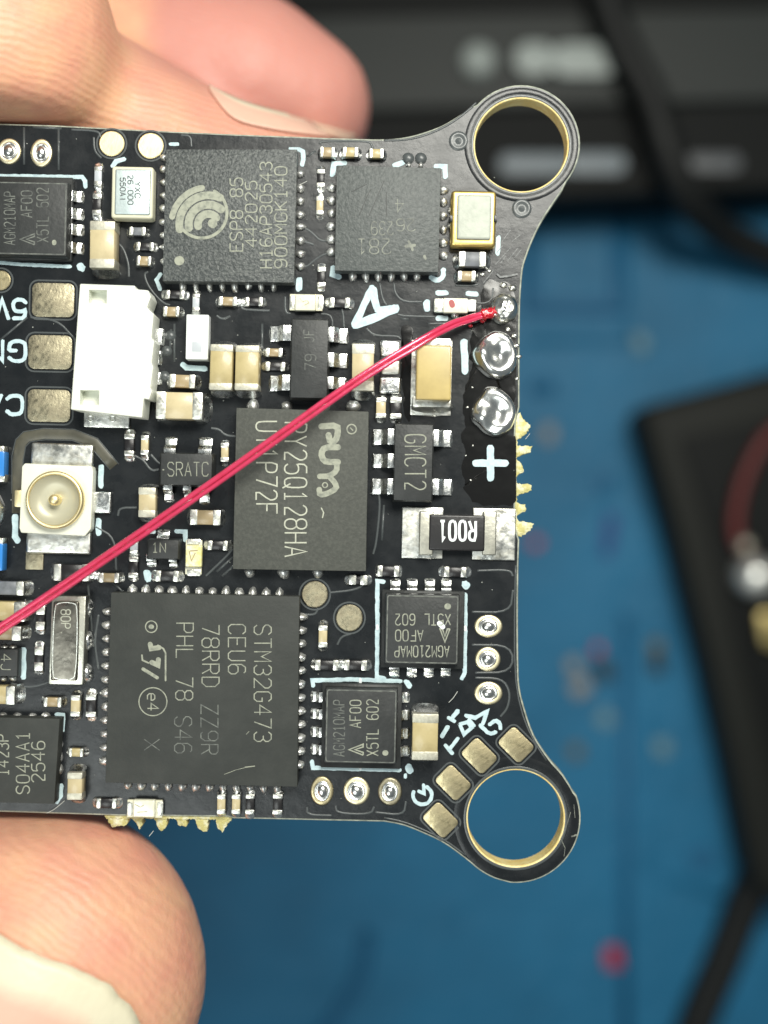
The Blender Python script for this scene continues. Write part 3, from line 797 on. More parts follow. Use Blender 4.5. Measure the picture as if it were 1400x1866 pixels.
strokes('marking', [circle_pts(279, 1278.6, 25.5, n=40), circle_pts(276, 1142, 10.5), {'w': 8, 'p': [(275, 1142), (277, 1142)]}], 2.0, 'etch', mcu, H)
strokes('emblem', [{'w': 3, 'p': [(302, 1240), (302, 1190), (298, 1182), (288, 1176)]}, {'w': 9, 'p': [(274, 1174), (276, 1182), (290, 1180)]},
                   {'w': 9, 'p': [(289, 1202), (288, 1212), (277, 1207)]}, {'w': 3, 'p': [(271, 1208), (260, 1203), (259, 1194)]},
                   {'w': 6, 'p': [(261, 1219), (287, 1235)]}], 3, 'etch', mcu, H)
strokes('scratch', [[(409, 1411), (430, 1403), (446, 1399)], {'w': 1.8, 'p': [(447, 1398), (464, 1396)]}, [(449, 1338), (454, 1333)]], 0.9, 'etch', mcu, H)

# ------------------------------------------------------------------ power transistors
def transistor(x0, y0, x1, y1, label, base):
    bx0, by0, bx1, by1 = base
    o = box('transistor_chip', x0, y0, x1, y1, 2, 34, 'epoxy', board, 2.0, 2, label=label, taper=2.5)
    box('package_base', bx0, by0, bx1, by1, 1.5, 13, 'epoxy', o, 1.5, 1)
    mb = MB(); s = (D - 34) / D
    x, y = U((x0 + x1) / 2, (y0 + y1) / 2, 34)
    rr = rrect(0, 0, (x1 - x0) * s - 5, (y1 - y0) * s - 5, 3, 0, 2)
    ribbon(mb, rr + [rr[0]], 2.0, 34.12)
    link('moulded_rim', mb.mesh('moulded_rim'), 'etch_dim', o, loc=(x, y, 0), rot=ROT)
    return o
tu = transistor(703, 1084, 836, 1210, 'black transistor with upside-down lettering beside three plated holes', (695, 1076, 846, 1218))
for x in (720, 751, 783, 813): gull(tu, 'u', x - 9, 1056, x + 9, 1080, 12)
for x in (719, 751, 782, 813): gull(tu, 'd', x - 9, 1213, x + 9, 1233, 12)
text('marking', 'AGM210MAP', 769, 1187, 99, 20, 180, 'etch', tu, 34, 1.9)
text('marking', 'AF00', 746, 1158, 50, 20, 180, 'etch', tu, 34, 1.9)
text('marking', 'X5TL 602', 771, 1129, 100, 20, 180, 'etch', tu, 34, 1.9)
text('emblem', '^', 811, 1158, 18, 24, 180, 'etch', tu, 34, 2.6, 0)
strokes('pin_one_mark', [[(815.5, 1105), (816.5, 1105)]], 11, 'etch', tu, 34)
strokes('solder_splash', [[(801, 1136), (807, 1142)]], 9, 'print_white', tu, 34)
tl = transistor(593, 1256, 723, 1391, 'black transistor with sideways lettering at the corner of the largest chip', (586, 1246, 732, 1400))
for y in (1270, 1301, 1334, 1366): gull(tl, 'l', 568, y - 9, 588, y + 9, 12)
for y in (1271, 1303, 1337, 1369): gull(tl, 'r', 725, y - 9, 745, y + 9, 12)
text('marking', 'AGM210MAP', 618, 1327, 102, 20, 90, 'etch_dim', tl, 34, 1.9)
text('marking', 'AF00', 648, 1301, 50, 20, 90, 'etch', tl, 34, 1.9)
text('marking', 'X5TL 602', 679, 1326, 102, 21, 90, 'etch', tl, 34, 1.9)
text('emblem', '^', 649, 1366, 20, 26, 90, 'etch', tl, 34, 2.6, 0)
strokes('pin_one_mark', [[(702, 1372), (703, 1372)]], 10, 'etch', tl, 34)
ta = transistor(-20, 331, 122, 465, 'worn black transistor at the left edge under the two plated holes', (-28, 322, 132, 474))
for y in (358, 390, 419, 452): gull(ta, 'r', 126, y - 10, 151, y + 10, 13)
text('marking', 'AGM210MAP', 18, 398, 96, 20, 90, 'etch_dim', ta, 34, 1.9)
text('marking', 'AF00', 49, 372, 48, 20, 90, 'etch_dim', ta, 34, 1.9)
text('marking', 'X5TL 502', 78, 392, 98, 21, 90, 'etch_dim', ta, 34, 1.9)
text('emblem', '^', 50, 436, 20, 26, 90, 'etch_dim', ta, 34, 2.4, 0)
strokes('pin_one_mark', [[(99, 441), (99, 443)]], 8, 'etch', ta, 34)

# ------------------------------------------------------------------ small outline packages
def sot(x0, y0, x1, y1, h, label, name='regulator_chip', m='epoxy'):
    o = box(name, x0, y0, x1, y1, 6, h, m, board, 2.0, 2, label=label, taper=3.0)
    box('package_base', x0 - 2, y0 - 2, x1 + 2, y1 + 2, 5, h * 0.55, m, o, 2.0, 1)
    return o
sj = sot(531, 583, 597, 725, 44, 'black six-lead chip with worn marking, above the memory chip')
for s_, y0, y1, x0, x1 in (('l', 595, 623, 491, 528), ('l', 685, 713, 491, 526), ('r', 598, 625, 598, 635), ('r', 644, 670, 598, 635), ('r', 688, 710, 598, 632)): gull(sj, s_, x0, y0, x1, y1, 22)
text('marking', 'JF', 563, 612, 22, 18, 90, 'etch_dim', sj, 44, 1.6)
text('marking', '79', 566, 660, 28, 20, 90, 'etch_dim', sj, 44, 1.6)
sg = sot(719, 774, 788, 912, 44, 'black five-lead chip lettered downwards, above the current-sense resistor')
for s_, y0, y1, x0, x1 in (('l', 783, 811, 678, 719), ('l', 828, 853, 678, 719), ('l', 873, 901, 676, 719), ('r', 784, 814, 788, 824), ('r', 873, 902, 788, 825)): gull(sg, s_, x0, y0, x1, y1, 22)
text('marking', 'GMCT2', 757, 842, 100, 38, -90, 'etch', sg, 44, 2.2)
ss = sot(293, 827, 386, 884, 40, 'small black six-lead chip crossed by the red wire')
for s_, x0, x1, y0, y1 in (('u', 301, 322, 797, 827), ('u', 363, 387, 798, 828), ('d', 300, 317, 883, 914), ('d', 336, 351, 884, 916), ('d', 364, 383, 885, 918)): gull(ss, s_, x0, y0, x1, y1, 20)
text('marking', 'SRATC', 343, 855, 74, 25, 0, 'etch', ss, 40, 1.5, 0)
strokes('pin_one_mark', [[(297.5, 856), (298.5, 856)]], 2.4, 'etch', ss, 40)
sn = sot(270, 984, 325, 1018, 30, 'tiny black three-lead transistor over the largest chip', 'transistor_chip')
for s_, x0, x1, y0, y1 in (('u', 287, 309, 967, 986), ('d', 268, 286, 1017, 1031), ('d', 309, 324, 1018, 1034)): gull(sn, s_, x0, y0, x1, y1, 14)
text('marking', '1N', 290, 998, 24, 17, 0, 'etch', sn, 30, 1.6, 0)
s4 = box('switch_chip', -24, 1183, 32, 1232, 2, 24, 'epoxy', board, 1.6, label='tiny black chip at the left edge beside a white silkscreen bar', taper=1.5)
for x, y in ((-2, 1180), (10, 1180), (25, 1181), (8, 1236), (25, 1235)): pin(s4, x, y, 5, 5, 8)
text('marking', '4J', 11, 1207, 30, 18, -90, 'etch', s4, 24, 1.6)
sl = quad_prism('sensor_chip', [(-60, 1306), (109, 1310), (99, 1465), (-60, 1461)], 2, H, 'epoxy_mcu', board, 1.6, 'dark chip with upright-turned lettering against the thumb at the lower left')
for x in (6, 32, 60, 84): pin(sl, x, 1307, 6.5, 7, 9)
for y in (1355, 1379, 1402): pin(sl, 108, y, 6, 8, 9)
text('marking', 'S04AA1', 42, 1390, 112, 24, 90, 'etch', sl, H, 2.2)
text('marking', '2546', 70, 1388, 74, 24, 90, 'etch', sl, H, 2.2)
text('marking', '1423P', 5, 1376, 74, 22, 90, 'etch', sl, H, 2.2)

# ------------------------------------------------------------------ current-sense resistor
cs = box('current_sense_resistor', 782, 938, 884, 1004, 3, 26, 'black', board, 4, 3, label='black shunt resistor with bold white characters and wide silver ends')
box('pad', 732, 924, 808, 1018, 0.2, 5, 'solder_rough', cs, 2.5, 3)
box('pad', 861, 926, 940, 1021, 0.2, 5, 'solder_rough', cs, 2.5, 3)
box('terminal', 764, 932, 790, 1012, 3, 24, 'end_cap', cs, 3.0, 3)
box('terminal', 880, 932, 905, 1012, 3, 24, 'end_cap', cs, 3.0, 3)
text('marking', 'R001', 834, 967, 66, 35, 180, 'print_white', cs, 26.3, 4.8, gap=2.2)

# ------------------------------------------------------------------ chip resistors and capacitors
C = chip
C('tan', 163, 402, 209, 488, 44, tw=0.20, ext=13, term='tin_matte', body='sand')
C('paleblue', 171, 303, 186, 338, 8, name='resistor'); C('black', 168, 352, 185, 392)
C('greyc', 235, 413, 265, 429, name='capacitor'); C('black', 248, 441, 280, 457); C('brown', 249, 466, 275, 484)
C('black', 301, 528, 336, 545); C('paleblue', 350, 535, 364, 568, 8, name='resistor'); C('brown', 398, 540, 432, 557)
C('black', 446, 541, 479, 558); C('black', 600, 542, 638, 561); C('brown', 297, 558, 327, 577)
C('tan', 382, 627, 424, 711, 48, tw=0.16, ext=12, body='tan', term='tin_matte'); C('tan', 428, 629, 472, 711, 48, tw=0.16, ext=12, body='tan', term='tin_matte')
C('brown', 309, 682, 356, 707, 22, ext=10); C('sand', 284, 714, 369, 764, 44, ext=12, tw=0.22)
C('brown', 484, 634, 515, 650); C('black', 483, 659, 520, 676, 6)
C('tan', 641, 626, 682, 712, 42, tw=0.22, ext=14, body='sand', term='tin_matte')
C('tan', 685, 724, 704, 762, body='sand'); C('black', 711, 724, 732, 763)
C('brown', 583, 267, 610, 286); C('tan', 624, 267, 653, 286); C('tan', 673, 270, 699, 288)
C('black', 577, 308, 592, 341); C('brown', 576, 357, 590, 391, body='sand'); C('black', 578, 486, 594, 523)
C('greyc', 836, 458, 886, 486, 22, name='capacitor', ext=10); C('brown', 834, 493, 867, 512)
C('black', 226, 790, 245, 831); C('tan', 256, 793, 271, 829, body='sand'); C('tan', 252, 888, 284, 943, 26, ext=9, body='sand', term='tin_matte')
C('tan', 402, 807, 417, 842, body='sand'); C('brown', 346, 929, 402, 957, 22, ext=9); C('black', 378, 985, 415, 1003)
C('black', 283, 1040, 326, 1060); C('black', 234, 1014, 252, 1053); C('paleblue', 236, 985, 252, 1008, 8, name='resistor')
C('black', 97, 1028, 164, 1059, 16, tw=0.22); C('tan', 180, 1044, 217, 1062, body='brown')
C('greyc', -18, 1059, 44, 1085, 22, name='resistor', ext=12); C('tan', -40, 1096, 46, 1132, 34, body='tan'); C('brown', -30, 1141, 38, 1167, 28, ext=14)
C('black', 65, 1105, 82, 1148, 5, tw=0.36); C('black', 62, 1178, 79, 1223, 5, tw=0.36)
C('tan', -30, 1250, 27, 1284, 28, ext=12, tw=0.3); C('brown', 79, 1271, 112, 1289); C('tan', 128, 1267, 146, 1306, body='sand'); C('black', 156, 1266, 175, 1307)
C('tan', 125, 1364, 152, 1380, ext=8); C('tan', 122, 1408, 150, 1458, 30, ext=12, body='sand', term='tin_matte'); C('black', 175, 1455, 213, 1474)
C('tan', 395, 1448, 411, 1484, body='sand'); C('tan', 422, 1448, 438, 1484, body='sand'); C('black', 447, 1447, 464, 1485); C('black', 497, 1447, 515, 1485)
C('black', 688, 1031, 728, 1051, ext=6); C('black', 809, 1033, 850, 1052); C('brown', 580, 1140, 597, 1180, body='sand')
C('black', 574, 1203, 617, 1222); C('black', 627, 1203, 669, 1222)
C('tan', 751, 1301, 799, 1386, 46, tw=0.20, ext=14, body='tan', term='tin_matte'); C('black', 636, 1048, 670, 1066, 8, tw=0.4)
# tall amber capacitor beside the solder joints
ac = box('capacitor', 759, 629, 823, 729, 4, 62, 'amber', board, 4, 3, label='tall amber capacitor whose top end lies under the red wire', taper=0.5)
s62 = (D - 62) / D
box('terminal', 757, 616, 822, 632, 2, 54, 'tin', ac, 3)
box('terminal', 752, 722, 822, 742, 1, 30, 'tin', ac, 3)
link('solder_joint', fillet_mesh(24, 70, 26), 'solder_rough', ac, smooth=True, loc=(*U(787, 736), 0), rot=-math.pi / 2 + ROT)
box('pad', 749, 620, 823, 757, 0.2, 3, 'tin', ac, 1.5)
# twin solder pads with a bridged part
fb = box('ferrite_bead', 694, 620, 730, 717, 1, 10, 'black', board, 1.5, label='bridged silver part with three solder patches crossed by the red wire')
box('terminal', 694, 620, 730, 650, 1, 13, 'solder', fb, 4, 3, jitter=1.2)
box('terminal', 695, 656, 729, 682, 1, 12, 'tin', fb, 4, 3, jitter=1.2)
box('terminal', 693, 686, 730, 717, 1, 13, 'solder', fb, 4, 3, jitter=1.2)

# ------------------------------------------------------------------ indicator lights
def led(x0, y0, x1, y1, vert, label, h=18, lens='led_clear', mark=True):
    o = box('indicator_light', x0, y0, x1, y1, 2, h * 0.5, 'frame_white', board, 1.5, label=label)
    if vert:
        a = (y1 - y0) * 0.16
        box('lens', x0 + 0.5, y0 + a, x1 - 0.5, y1 - a * 1.4, h * 0.45, h, lens, o, 2.5, 3, taper=1)
        box('terminal', x0 + 2, y0 - 2, x1 - 2, y0 + a, 1, h * 0.55, 'tin', o, 3); box('terminal', x0 + 2, y1 - a, x1 - 2, y1 + 3, 1, h * 0.55, 'tin', o, 3)
        box('cathode_band', x0, y1 - a * 1.55, x1, y1 - a * 1.3, 2, h * 0.75, 'gold_dark', o, 0.6)
    else:
        a = (x1 - x0) * 0.17
        box('lens', x0 + a, y0 + 0.5, x1 - a * 1.3, y1 - 0.5, h * 0.45, h, lens, o, 2.5, 3, taper=1)
        box('terminal', x0 - 1, y0 + 2, x0 + a, y1 - 2, 1, h * 0.55, 'tin', o, 4); box('terminal', x1 - a, y0 + 2, x1 + 2, y1 - 2, 1, h * 0.55, 'tin', o, 4)
        box('cathode_band', x1 - a * 1.45, y0, x1 - a * 1.2, y1, 2, h * 0.75, 'gold_dark', o, 0.6)
    return o
l1 = led(528, 536, 588, 566, False, 'pale yellow indicator light under the wireless chip')
strokes('die_wire', [[(547, 544), (552, 550), (560, 547), (563, 552), (552, 558)]], 1.6, 'gold_dark', l1, 18)
l2 = led(338, 984, 368, 1047, True, 'upright amber indicator light beside the tiny three-lead transistor', lens='led_yellow')
strokes('die_wire', [[(345, 1005), (349, 1022), (356, 1008)], [(347, 1004), (360, 1003)]], 2.0, 'brown', l2, 18)
l3 = led(232, 1458, 296, 1490, False, 'pale yellow indicator light overhanging the bottom edge by the thumb', lens='led_clear')
strokes('die_wire', [[(247, 1466), (256, 1471), (262, 1467)], [(250, 1480), (268, 1479)]], 1.6, 'gold_dark', l3, 18)
l4 = box('indicator_light', 808, 543, 853, 570, 2, 20, 'led_clear', board, 2.5, 3, label='small milky indicator light with a red die beside the wire joint')
box('terminal', 791, 544, 810, 569, 1, 13, 'tin', l4, 2.5); box('terminal', 852, 546, 868, 568, 1, 13, 'tin', l4, 2.5)
strokes('red_die', [{'w': 10, 'p': [(823, 551), (824.5, 556)]}], 10, 'red_dot', l4, 20)
link('solder_ball', dome_mesh(8, 7, 9, 4), 'solder', l4, smooth=True, loc=(*U(829, 575), 0))
l5 = box('light_sensor', 339, 573, 380, 655, 2, 30, 'led_white', board, 2.5, 3, label='white rectangular block with a small grey square window')
box('window', 350, 623, 368, 641, 29.5, 30.6, 'paleblue', l5, 0.4)
b1 = box('indicator_light', -40, 822, 8, 868, 2, 30, 'blue_led', board, 3, label='bright blue part cut by the left edge beside the coaxial socket')
box('terminal', -30, 812, 8, 826, 1, 26, 'tin', b1, 3); box('terminal', -30, 862, 9, 878, 1, 26, 'tin', b1, 3)
b2 = box('indicator_light', -40, 990, 5, 1040, 2, 30, 'blue_led', board, 3, label='lower blue part cut by the left edge near the red wire')
box('terminal', -30, 980, 6, 994, 1, 26, 'tin', b2, 3)
link('solder_joint', dome_mesh(22, 34, 22, 2.2, 0.1, rough=4), 'solder', b2, smooth=True, loc=(*U(-12, 930), 0))

# ------------------------------------------------------------------ crystals
cr = box('crystal_oscillator', 203, 303, 279, 398, 2, 34, 'frame_white', board, 6, 3, label='silver crystal can with three small black lines of characters')
box('lid', 209, 308, 274, 391, 30, 37, 'lid_blue', cr, 4, 3)
text('marking', 'YXC', 251, 346, 29, 9.5, -90, 'print_black', cr, 37, 1.5)
text('marking', '26.000', 238, 346, 53, 9.5, -90, 'print_black', cr, 37, 1.5)
text('marking', '550AI', 224, 345, 42, 9.5, -90, 'print_black', cr, 37, 1.5)
cg = box('crystal_oscillator', 822, 347, 904, 449, 2, 30, 'gold_rim', board, 7, 3, label='gold-rimmed crystal can below the upper mounting ring')
box('lid', 833, 354, 896, 436, 26, 36, 'lid', cg, 6, 3)
for x in (822, 903): box('side_notch', x - 3, 392, x + 3, 404, 4, 31, 'mask', cg, 1)
for y in (384, 411): pin(cg, 820, y, 4, 4, 10)
cd = quad_prism('crystal_resonator', [(94.5, 1086), (157, 1086.5), (151.5, 1248), (88.5, 1247)], 2, 32, 'steel', board, 3, 'tall dark steel crystal can crossed at its corner by the red wire')
link('lid', prism_mesh([U(x, y, 38) for x, y in chaikin([(97, 1096), (144, 1096), (140, 1241), (92, 1240)], 0)], 30, 38, 8, 4), 'lid_dark', cd)
mb = MB(); rr = [U(x, y, 38) for x, y in chaikin([(108, 1098), (134, 1098), (142, 1106), (139, 1230), (130, 1239), (103, 1238), (95, 1230), (99, 1106)], 2, True)]
ribbon(mb, rr + [rr[0]], 1.6, 38.3); link('lid_rim', mb.mesh('lid_rim'), 'tin', cd)
text('marking', '80P.', 120, 1134, 46, 17, -90, 'etch_bright', cd, 38, 1.8)
for y in (1108, 1168, 1226): link('solder_joint', dome_mesh(13, 17, 16, y * 0.1, 0.2), 'solder', cd, smooth=True, loc=(*U(159, y), 0))

# ------------------------------------------------------------------ white wire-to-board connector
HC = 68
pts = [(146, 517), (246, 520.5), (247, 527), (270, 529), (275, 541), (268, 560), (273, 566), (280, 572), (276, 616), (281, 622), (276, 660), (279, 668), (274, 706), (277, 712), (272, 728), (262, 726), (259, 761), (129, 746)]
jc = quad_prism('wire_connector', pts, 6, HC, 'plastic', board, 2.0, 'white plastic wire connector with two square pockets and three pins')
def pocket(x0, y0, x1, y1):
    o = box('pocket', x0, y0, x1, y1, HC - 1, HC + 0.5, 'plastic', jc, 0.3)
    return o
# pockets are cut into the housing
def cut(target, x0, y0, x1, y1, z0, z1):
    s = (D - z1) / D
    x, y = U((x0 + x1) / 2, (y0 + y1) / 2, z1)
    c = link('cutter', box_mesh((x1 - x0) * s, (y1 - y0) * s, z0, z1 + 10, 0), None, board, loc=(x, y, 0), rot=ROT)
    md = target.modifiers.new('pocket', 'BOOLEAN'); md.operation = 'DIFFERENCE'; md.object = c; md.solver = 'EXACT'
    bpy.context.view_layer.update()
    nm = bpy.data.meshes.new_from_object(target.evaluated_get(bpy.context.evaluated_depsgraph_get()))
    target.modifiers.remove(md); target.data = nm
    bpy.data.objects.remove(c)
cut(jc, 162, 528, 195, 553, HC - 26, HC); cut(jc, 146, 711, 181, 738, HC - 26, HC)
box('mounting_tab', 153, 735, 236, 779, 1, 8, 'solder_rough', jc, 2)
for x in (167, 207): link('solder_pit', lathe_mesh([(7, 8.1), (5.5, 9.4), (4, 8.2), (0.3, 7.4)], 16), 'solder_rough', jc, smooth=True, loc=(*U(x, 763), 0))
for y0, y1, x0, x1 in ((599, 628, 275, 298), (639, 664, 272, 293), (678, 700, 270, 293)): gull(jc, 'r', x0, y0, x1, y1, 14)

# ------------------------------------------------------------------ coaxial socket
uf = quad_prism('coaxial_socket', [(45, 844), (168, 850), (170, 860), (166, 964), (155, 977), (38, 971), (35, 962), (40, 850)], 3, 30, 'plastic_cream', board, 3, 'cream square coaxial antenna socket with round gold barrel')
cxy = U(98, 911, 50)
ring_prof = [(50, 20), (51.5, 34), (52, 44), (50, 48), (47, 48.5), (45, 46), (44.5, 31)]
link('barrel', lathe_mesh(ring_prof, 56, close=False), 'gold_bright', uf, smooth=True, loc=(*cxy, 0))
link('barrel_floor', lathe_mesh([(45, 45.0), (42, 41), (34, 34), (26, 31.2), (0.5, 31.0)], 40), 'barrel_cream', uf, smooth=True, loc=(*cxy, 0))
link('centre_pin', lathe_mesh([(10, 30), (10, 48), (8, 52), (4, 53.5), (0.4, 53.7)], 24), 'gold_bright', uf, smooth=True, loc=(*cxy, 0))
box('ground_tab', 56, 808, 170, 852, 1, 12, 'solder_rough', uf, 5, 3, jitter=1.5)
box('ground_tab', 47, 968, 166, 1010, 1, 12, 'solder_rough', uf, 4, 3, jitter=1.5)
box('signal_tab', 165, 896, 202, 935, 1, 12, 'solder', uf, 3, 3)
box('side_tab', 26, 893, 42, 924, 1, 16, 'gold_bright', uf, 3)
box('gold_foot', 47, 1004, 79, 1038, 0.5, 4, 'gold_dark', uf, 1)
link('feed_line', rib_mesh([U(x, y) for x, y in chaikin([(32, 935), (33, 812), (54, 789), (160, 792), (208, 850)], 1)], 20, 1.6), 'feed', board, smooth=True)
trace([(42, 900), (43, 818), (60, 801), (156, 803), (200, 855)], 2.2, 2.2, 1); trace([(22, 900), (22, 808), (50, 780), (165, 783), (217, 846)], 2.2, 1.8, 1)

# ------------------------------------------------------------------ plated holes with soldered pin tips
def plated(cx, cy, rx, ry, m, rise=9, dark=False):
    loc = (*U(cx, cy), 0)
    r = max(rx, ry)
    o = link('plated_hole', lathe_mesh([(r, 0), (r - 0.8, 2), (r - 3, 3), (r * 0.66, 3.0), (r * 0.55, 1.4)], 32, rx / r, ry / r), m, board, smooth=True, loc=loc)
    pr = [(r * 0.70, 2.2), (r * 0.64, 4.6), (r * 0.55, 3.4), (r * 0.46, 2.6), (r * 0.42, 5.0), (r * 0.36, rise - 2), (r * 0.2, rise), (0.4, rise + 0.6)]
    link('solder_plug', lathe_mesh(pr, 24, rx / r, ry / r, 0.10, cx), 'solder_smooth', o, smooth=True, loc=(random.uniform(-1, 1), random.uniform(-1, 1), 0))
    return o
plated(17, 276, 22, 24, 'gold_pale'); plated(76, 279, 20, 26, 'gold_pale')
plated(587, 1441, 21, 27, 'gold'); plated(650, 1441, 24, 26, 'gold_pale'); plated(711, 1442, 22, 26, 'gold_dark')
plated(890, 1141, 26, 21, 'gold_pale'); plated(889, 1201, 23.5, 22.5, 'gold_pale'); plated(890, 1263, 26, 21.5, 'gold_pale')

# ------------------------------------------------------------------ battery joints, burnt flux
def radial(P, cx, cy, a):
    A = sorted((math.atan2(cy - y, x - cx), math.hypot(x - cx, y - cy)) for x, y in P)
    A = [(A[-1][0] - 2 * math.pi, A[-1][1])] + A + [(A[0][0] + 2 * math.pi, A[0][1])]
    a = math.atan2(math.sin(a), math.cos(a))
    for (p, q), (u, w) in zip(A, A[1:]):
        if p <= a <= u:
            t = (a - p) / (u - p); t = t * t * (3 - 2 * t) * 0.5 + t * 0.5
            return q + (w - q) * t
    return A[0][1]
def blob(name, cx, cy, rx, ry, h, seed, m, label, dent=0.0, outline=None):
    seg, rings = 56, 18; v, f = [], []
    for k in range(rings + 1):
        t = k / rings
        for i in range(seg):
            a = 2 * math.pi * i / seg
            r = (1 - t) if k < rings else 0.01
            q = 1 + 0.10 * noise.noise((math.cos(a) * 1.2 + seed, math.sin(a) * 1.2, seed)) if not outline else radial(outline, cx, cy, a) / math.hypot(rx * math.cos(a), ry * math.sin(a))
            x, y = rx * r * q * math.cos(a), ry * r * q * math.sin(a)
            e = math.sqrt(max(0, 1 - r * r))
            z = h * (0.25 * min(1, (1 - r) * 9) + 0.75 * e)
            z += h * (0.42 if outline else 0.4) * noise.noise((x / 42 + seed, y / 42 - seed, 0.3)) * min(1, (1 - r) * 3) + (2.4 if m == 'solder_rough' else 0.0) * noise.noise((x / 9, y / 9 + seed, 1.7)) * min(1, (1 - r) * 3)
            z -= dent * math.exp(-(((x - rx * 0.2) / (rx * 0.45)) ** 2 + ((y + ry * 0.1) / (ry * 0.5)) ** 2))
            v.append((x, y, max(0.0, z)))
    for k in range(rings):
        for i in range(seg):
            j = (i + 1) % seg
            f.append((k * seg + i, k * seg + j, (k + 1) * seg + j, (k + 1) * seg + i))
    f.append(tuple(rings * seg + i for i in range(seg)))
    me = bpy.data.meshes.new('blob'); me.from_pydata(v, [], f); me.update()
    return link(name, me, m, board, smooth=True, label=label, loc=(*U(cx, cy), 0))
blob('solder_joint', 901, 649, 40, 44, 30, 1.7, 'solder_smooth', 'middle solder blob of the three on the right edge', 12, [(902, 603), (925, 609), (939, 632), (943, 656), (935, 680), (918, 691), (895, 690), (874, 675), (861, 656), (859, 643), (870, 626), (885, 611)])
blob('solder_joint', 897, 753, 40, 46, 30, 5.3, 'solder_smooth', 'lowest solder blob of the three, above the plus sign', 14, [(886, 705), (902, 705), (926, 720), (939, 741), (939, 766), (930, 786), (910, 797), (890, 793), (870, 776), (856, 758), (860, 742), (872, 724)])
blob('solder_joint', 918, 563, 26, 28, 27, 8.9, 'solder_rough', 'smallest grainy solder blob holding the end of the red wire')
def patch(name, pts, h, m, seed):
    P = [U(x + 9 * noise.noise((x / 17, y / 17, seed)) , y + 9 * noise.noise((y / 17, x / 17, seed + 5))) for x, y in chaikin(pts, 3, True)]
    P = [(min(x, 241.0), y) for x, y in P]
    cx = sum(p[0] for p in P) / len(P); cy = sum(p[1] for p in P) / len(P)
    v, f = [], []; n = len(P); R = 5
    for k in range(R + 1):
        t = 1 - k / (R + 0.3)
        for x, y in P:
            X, Y = cx + (x - cx) * t, cy + (y - cy) * t
            v.append((X, Y, 0.35 + h * math.sqrt(1 - t * t) * (0.8 + 0.5 * noise.noise((X / 20, Y / 20, seed))) if k else 0.05))
    for k in range(R):
        for i in range(n):
            j = (i + 1) % n; f.append((k * n + j, k * n + i, (k + 1) * n + i, (k + 1) * n + j))
    f.append(tuple(R * n + i for i in range(n - 1, -1, -1)))
    me = bpy.data.meshes.new(name); me.from_pydata(v, [], f); me.update()
    bm = bmesh.new(); bm.from_mesh(me); bmesh.ops.recalc_face_normals(bm, faces=bm.faces)
    bm.to_mesh(me); bm.free()
    if me.polygons[len(me.polygons) - 1].normal.z < 0: me.flip_normals()
    return link(name, me, m, board, smooth=True)
patch('flux_residue', [(878, 522), (905, 508), (943, 520), (944, 640), (943, 735), (920, 800), (850, 790), (838, 720), (858, 690), (856, 600), (850, 590), (880, 560)], 1.3, 'flux', 1)
patch('flux_residue', [(840, 770), (900, 780), (945, 790), (950, 860), (948, 918), (905, 926), (860, 915), (842, 880), (846, 820)], 0.8, 'flux', 2)
patch('flux_residue', [(728, 590), (752, 585), (760, 690), (752, 770), (735, 765)], 0.8, 'flux', 3)
for x, y, r in ((926, 600, 5.5), (938, 612, 6), (942, 630, 5), (936, 545, 5), (934, 525, 8), (918, 520, 7), (946, 650, 5), (880, 500, 5), (892, 494, 4), (942, 690, 4), (937, 664, 4), (862, 812, 2), (849, 830, 2), (858, 875, 2.5), (852, 742, 3), (861, 706, 2.4)):
    link('solder_ball', dome_mesh(r, r * 0.8, r * 0.8, x, 0.3), 'solder_rough', board, smooth=True, loc=(*U(x, y), 0.3))
# torn and lifted rim of the solder mask above the burnt flux
strokes('lifted_mask_edge', [{'w': 3.4, 'p': [(906, 500), (912, 505), (926, 503), (942, 500)]}, {'w': 1.6, 'p': [(881, 516), (890, 505), (900, 492)]}], 3, 'trace', board, 3.0, jit=0.35)
strokes('scratch', [[(903, 482), (914, 470), (930, 452)], [(912, 480), (922, 466)], [(925, 476), (944, 452)], [(938, 470), (950, 455)], [(906, 460), (916, 448)], [(915, 440), (930, 420)], [(934, 440), (948, 428)]], 1.3, 'trace', board, 0.6, jit=0.3)
strokes('scratch', [[(1040, 1480), (1034, 1500), (1030, 1512), (1022, 1528)], [(1022, 1528), (1030, 1545), (1028, 1560)], [(1046, 1466), (1048, 1490)], {'w': 2.6, 'p': [(1042, 1524), (1051, 1521)]}], 1.0, 'etch_mid', board, 0.6, jit=0.3)

# ------------------------------------------------------------------ white silkscreen
def silk(lines, w=7, smooth=0): return strokes('silkscreen_mark', lines, w, 'silk', board, 0.5, True, 0.16, 0.5, 0.9, smooth)
silk([[(-10, 321), (80, 322), (150, 323), (155, 330), (156, 340)]], 7.5); silk([[(-10, 478), (40, 482), (128, 486)]], 6.5); silk([[(147, 486), (149, 488)]], 14)
silk([[(206, 302), (212, 294), (226, 290)]], 8); silk([[(311, 263), (324, 263)]], 6)
silk([[(530, 272), (545, 272), (552, 276), (553, 292), (551, 300)]], 8); silk([[(546, 511), (545, 525)]], 12); silk([[(293, 500), (285, 510), (292, 527)]], 7)
silk([[(628, 297), (609, 299), (606, 318)]], 9); silk([[(795, 303), (811, 304), (812, 322)]], 9); silk([[(607, 488), (606, 500), (618, 505)]], 9)
silk([[(786, 506), (797, 512), (808, 505), (808, 492)]], 9, 1); silk([[(720, 301), (733, 297)]], 10)
silk([[(909, 433), (907, 462)]], 8)
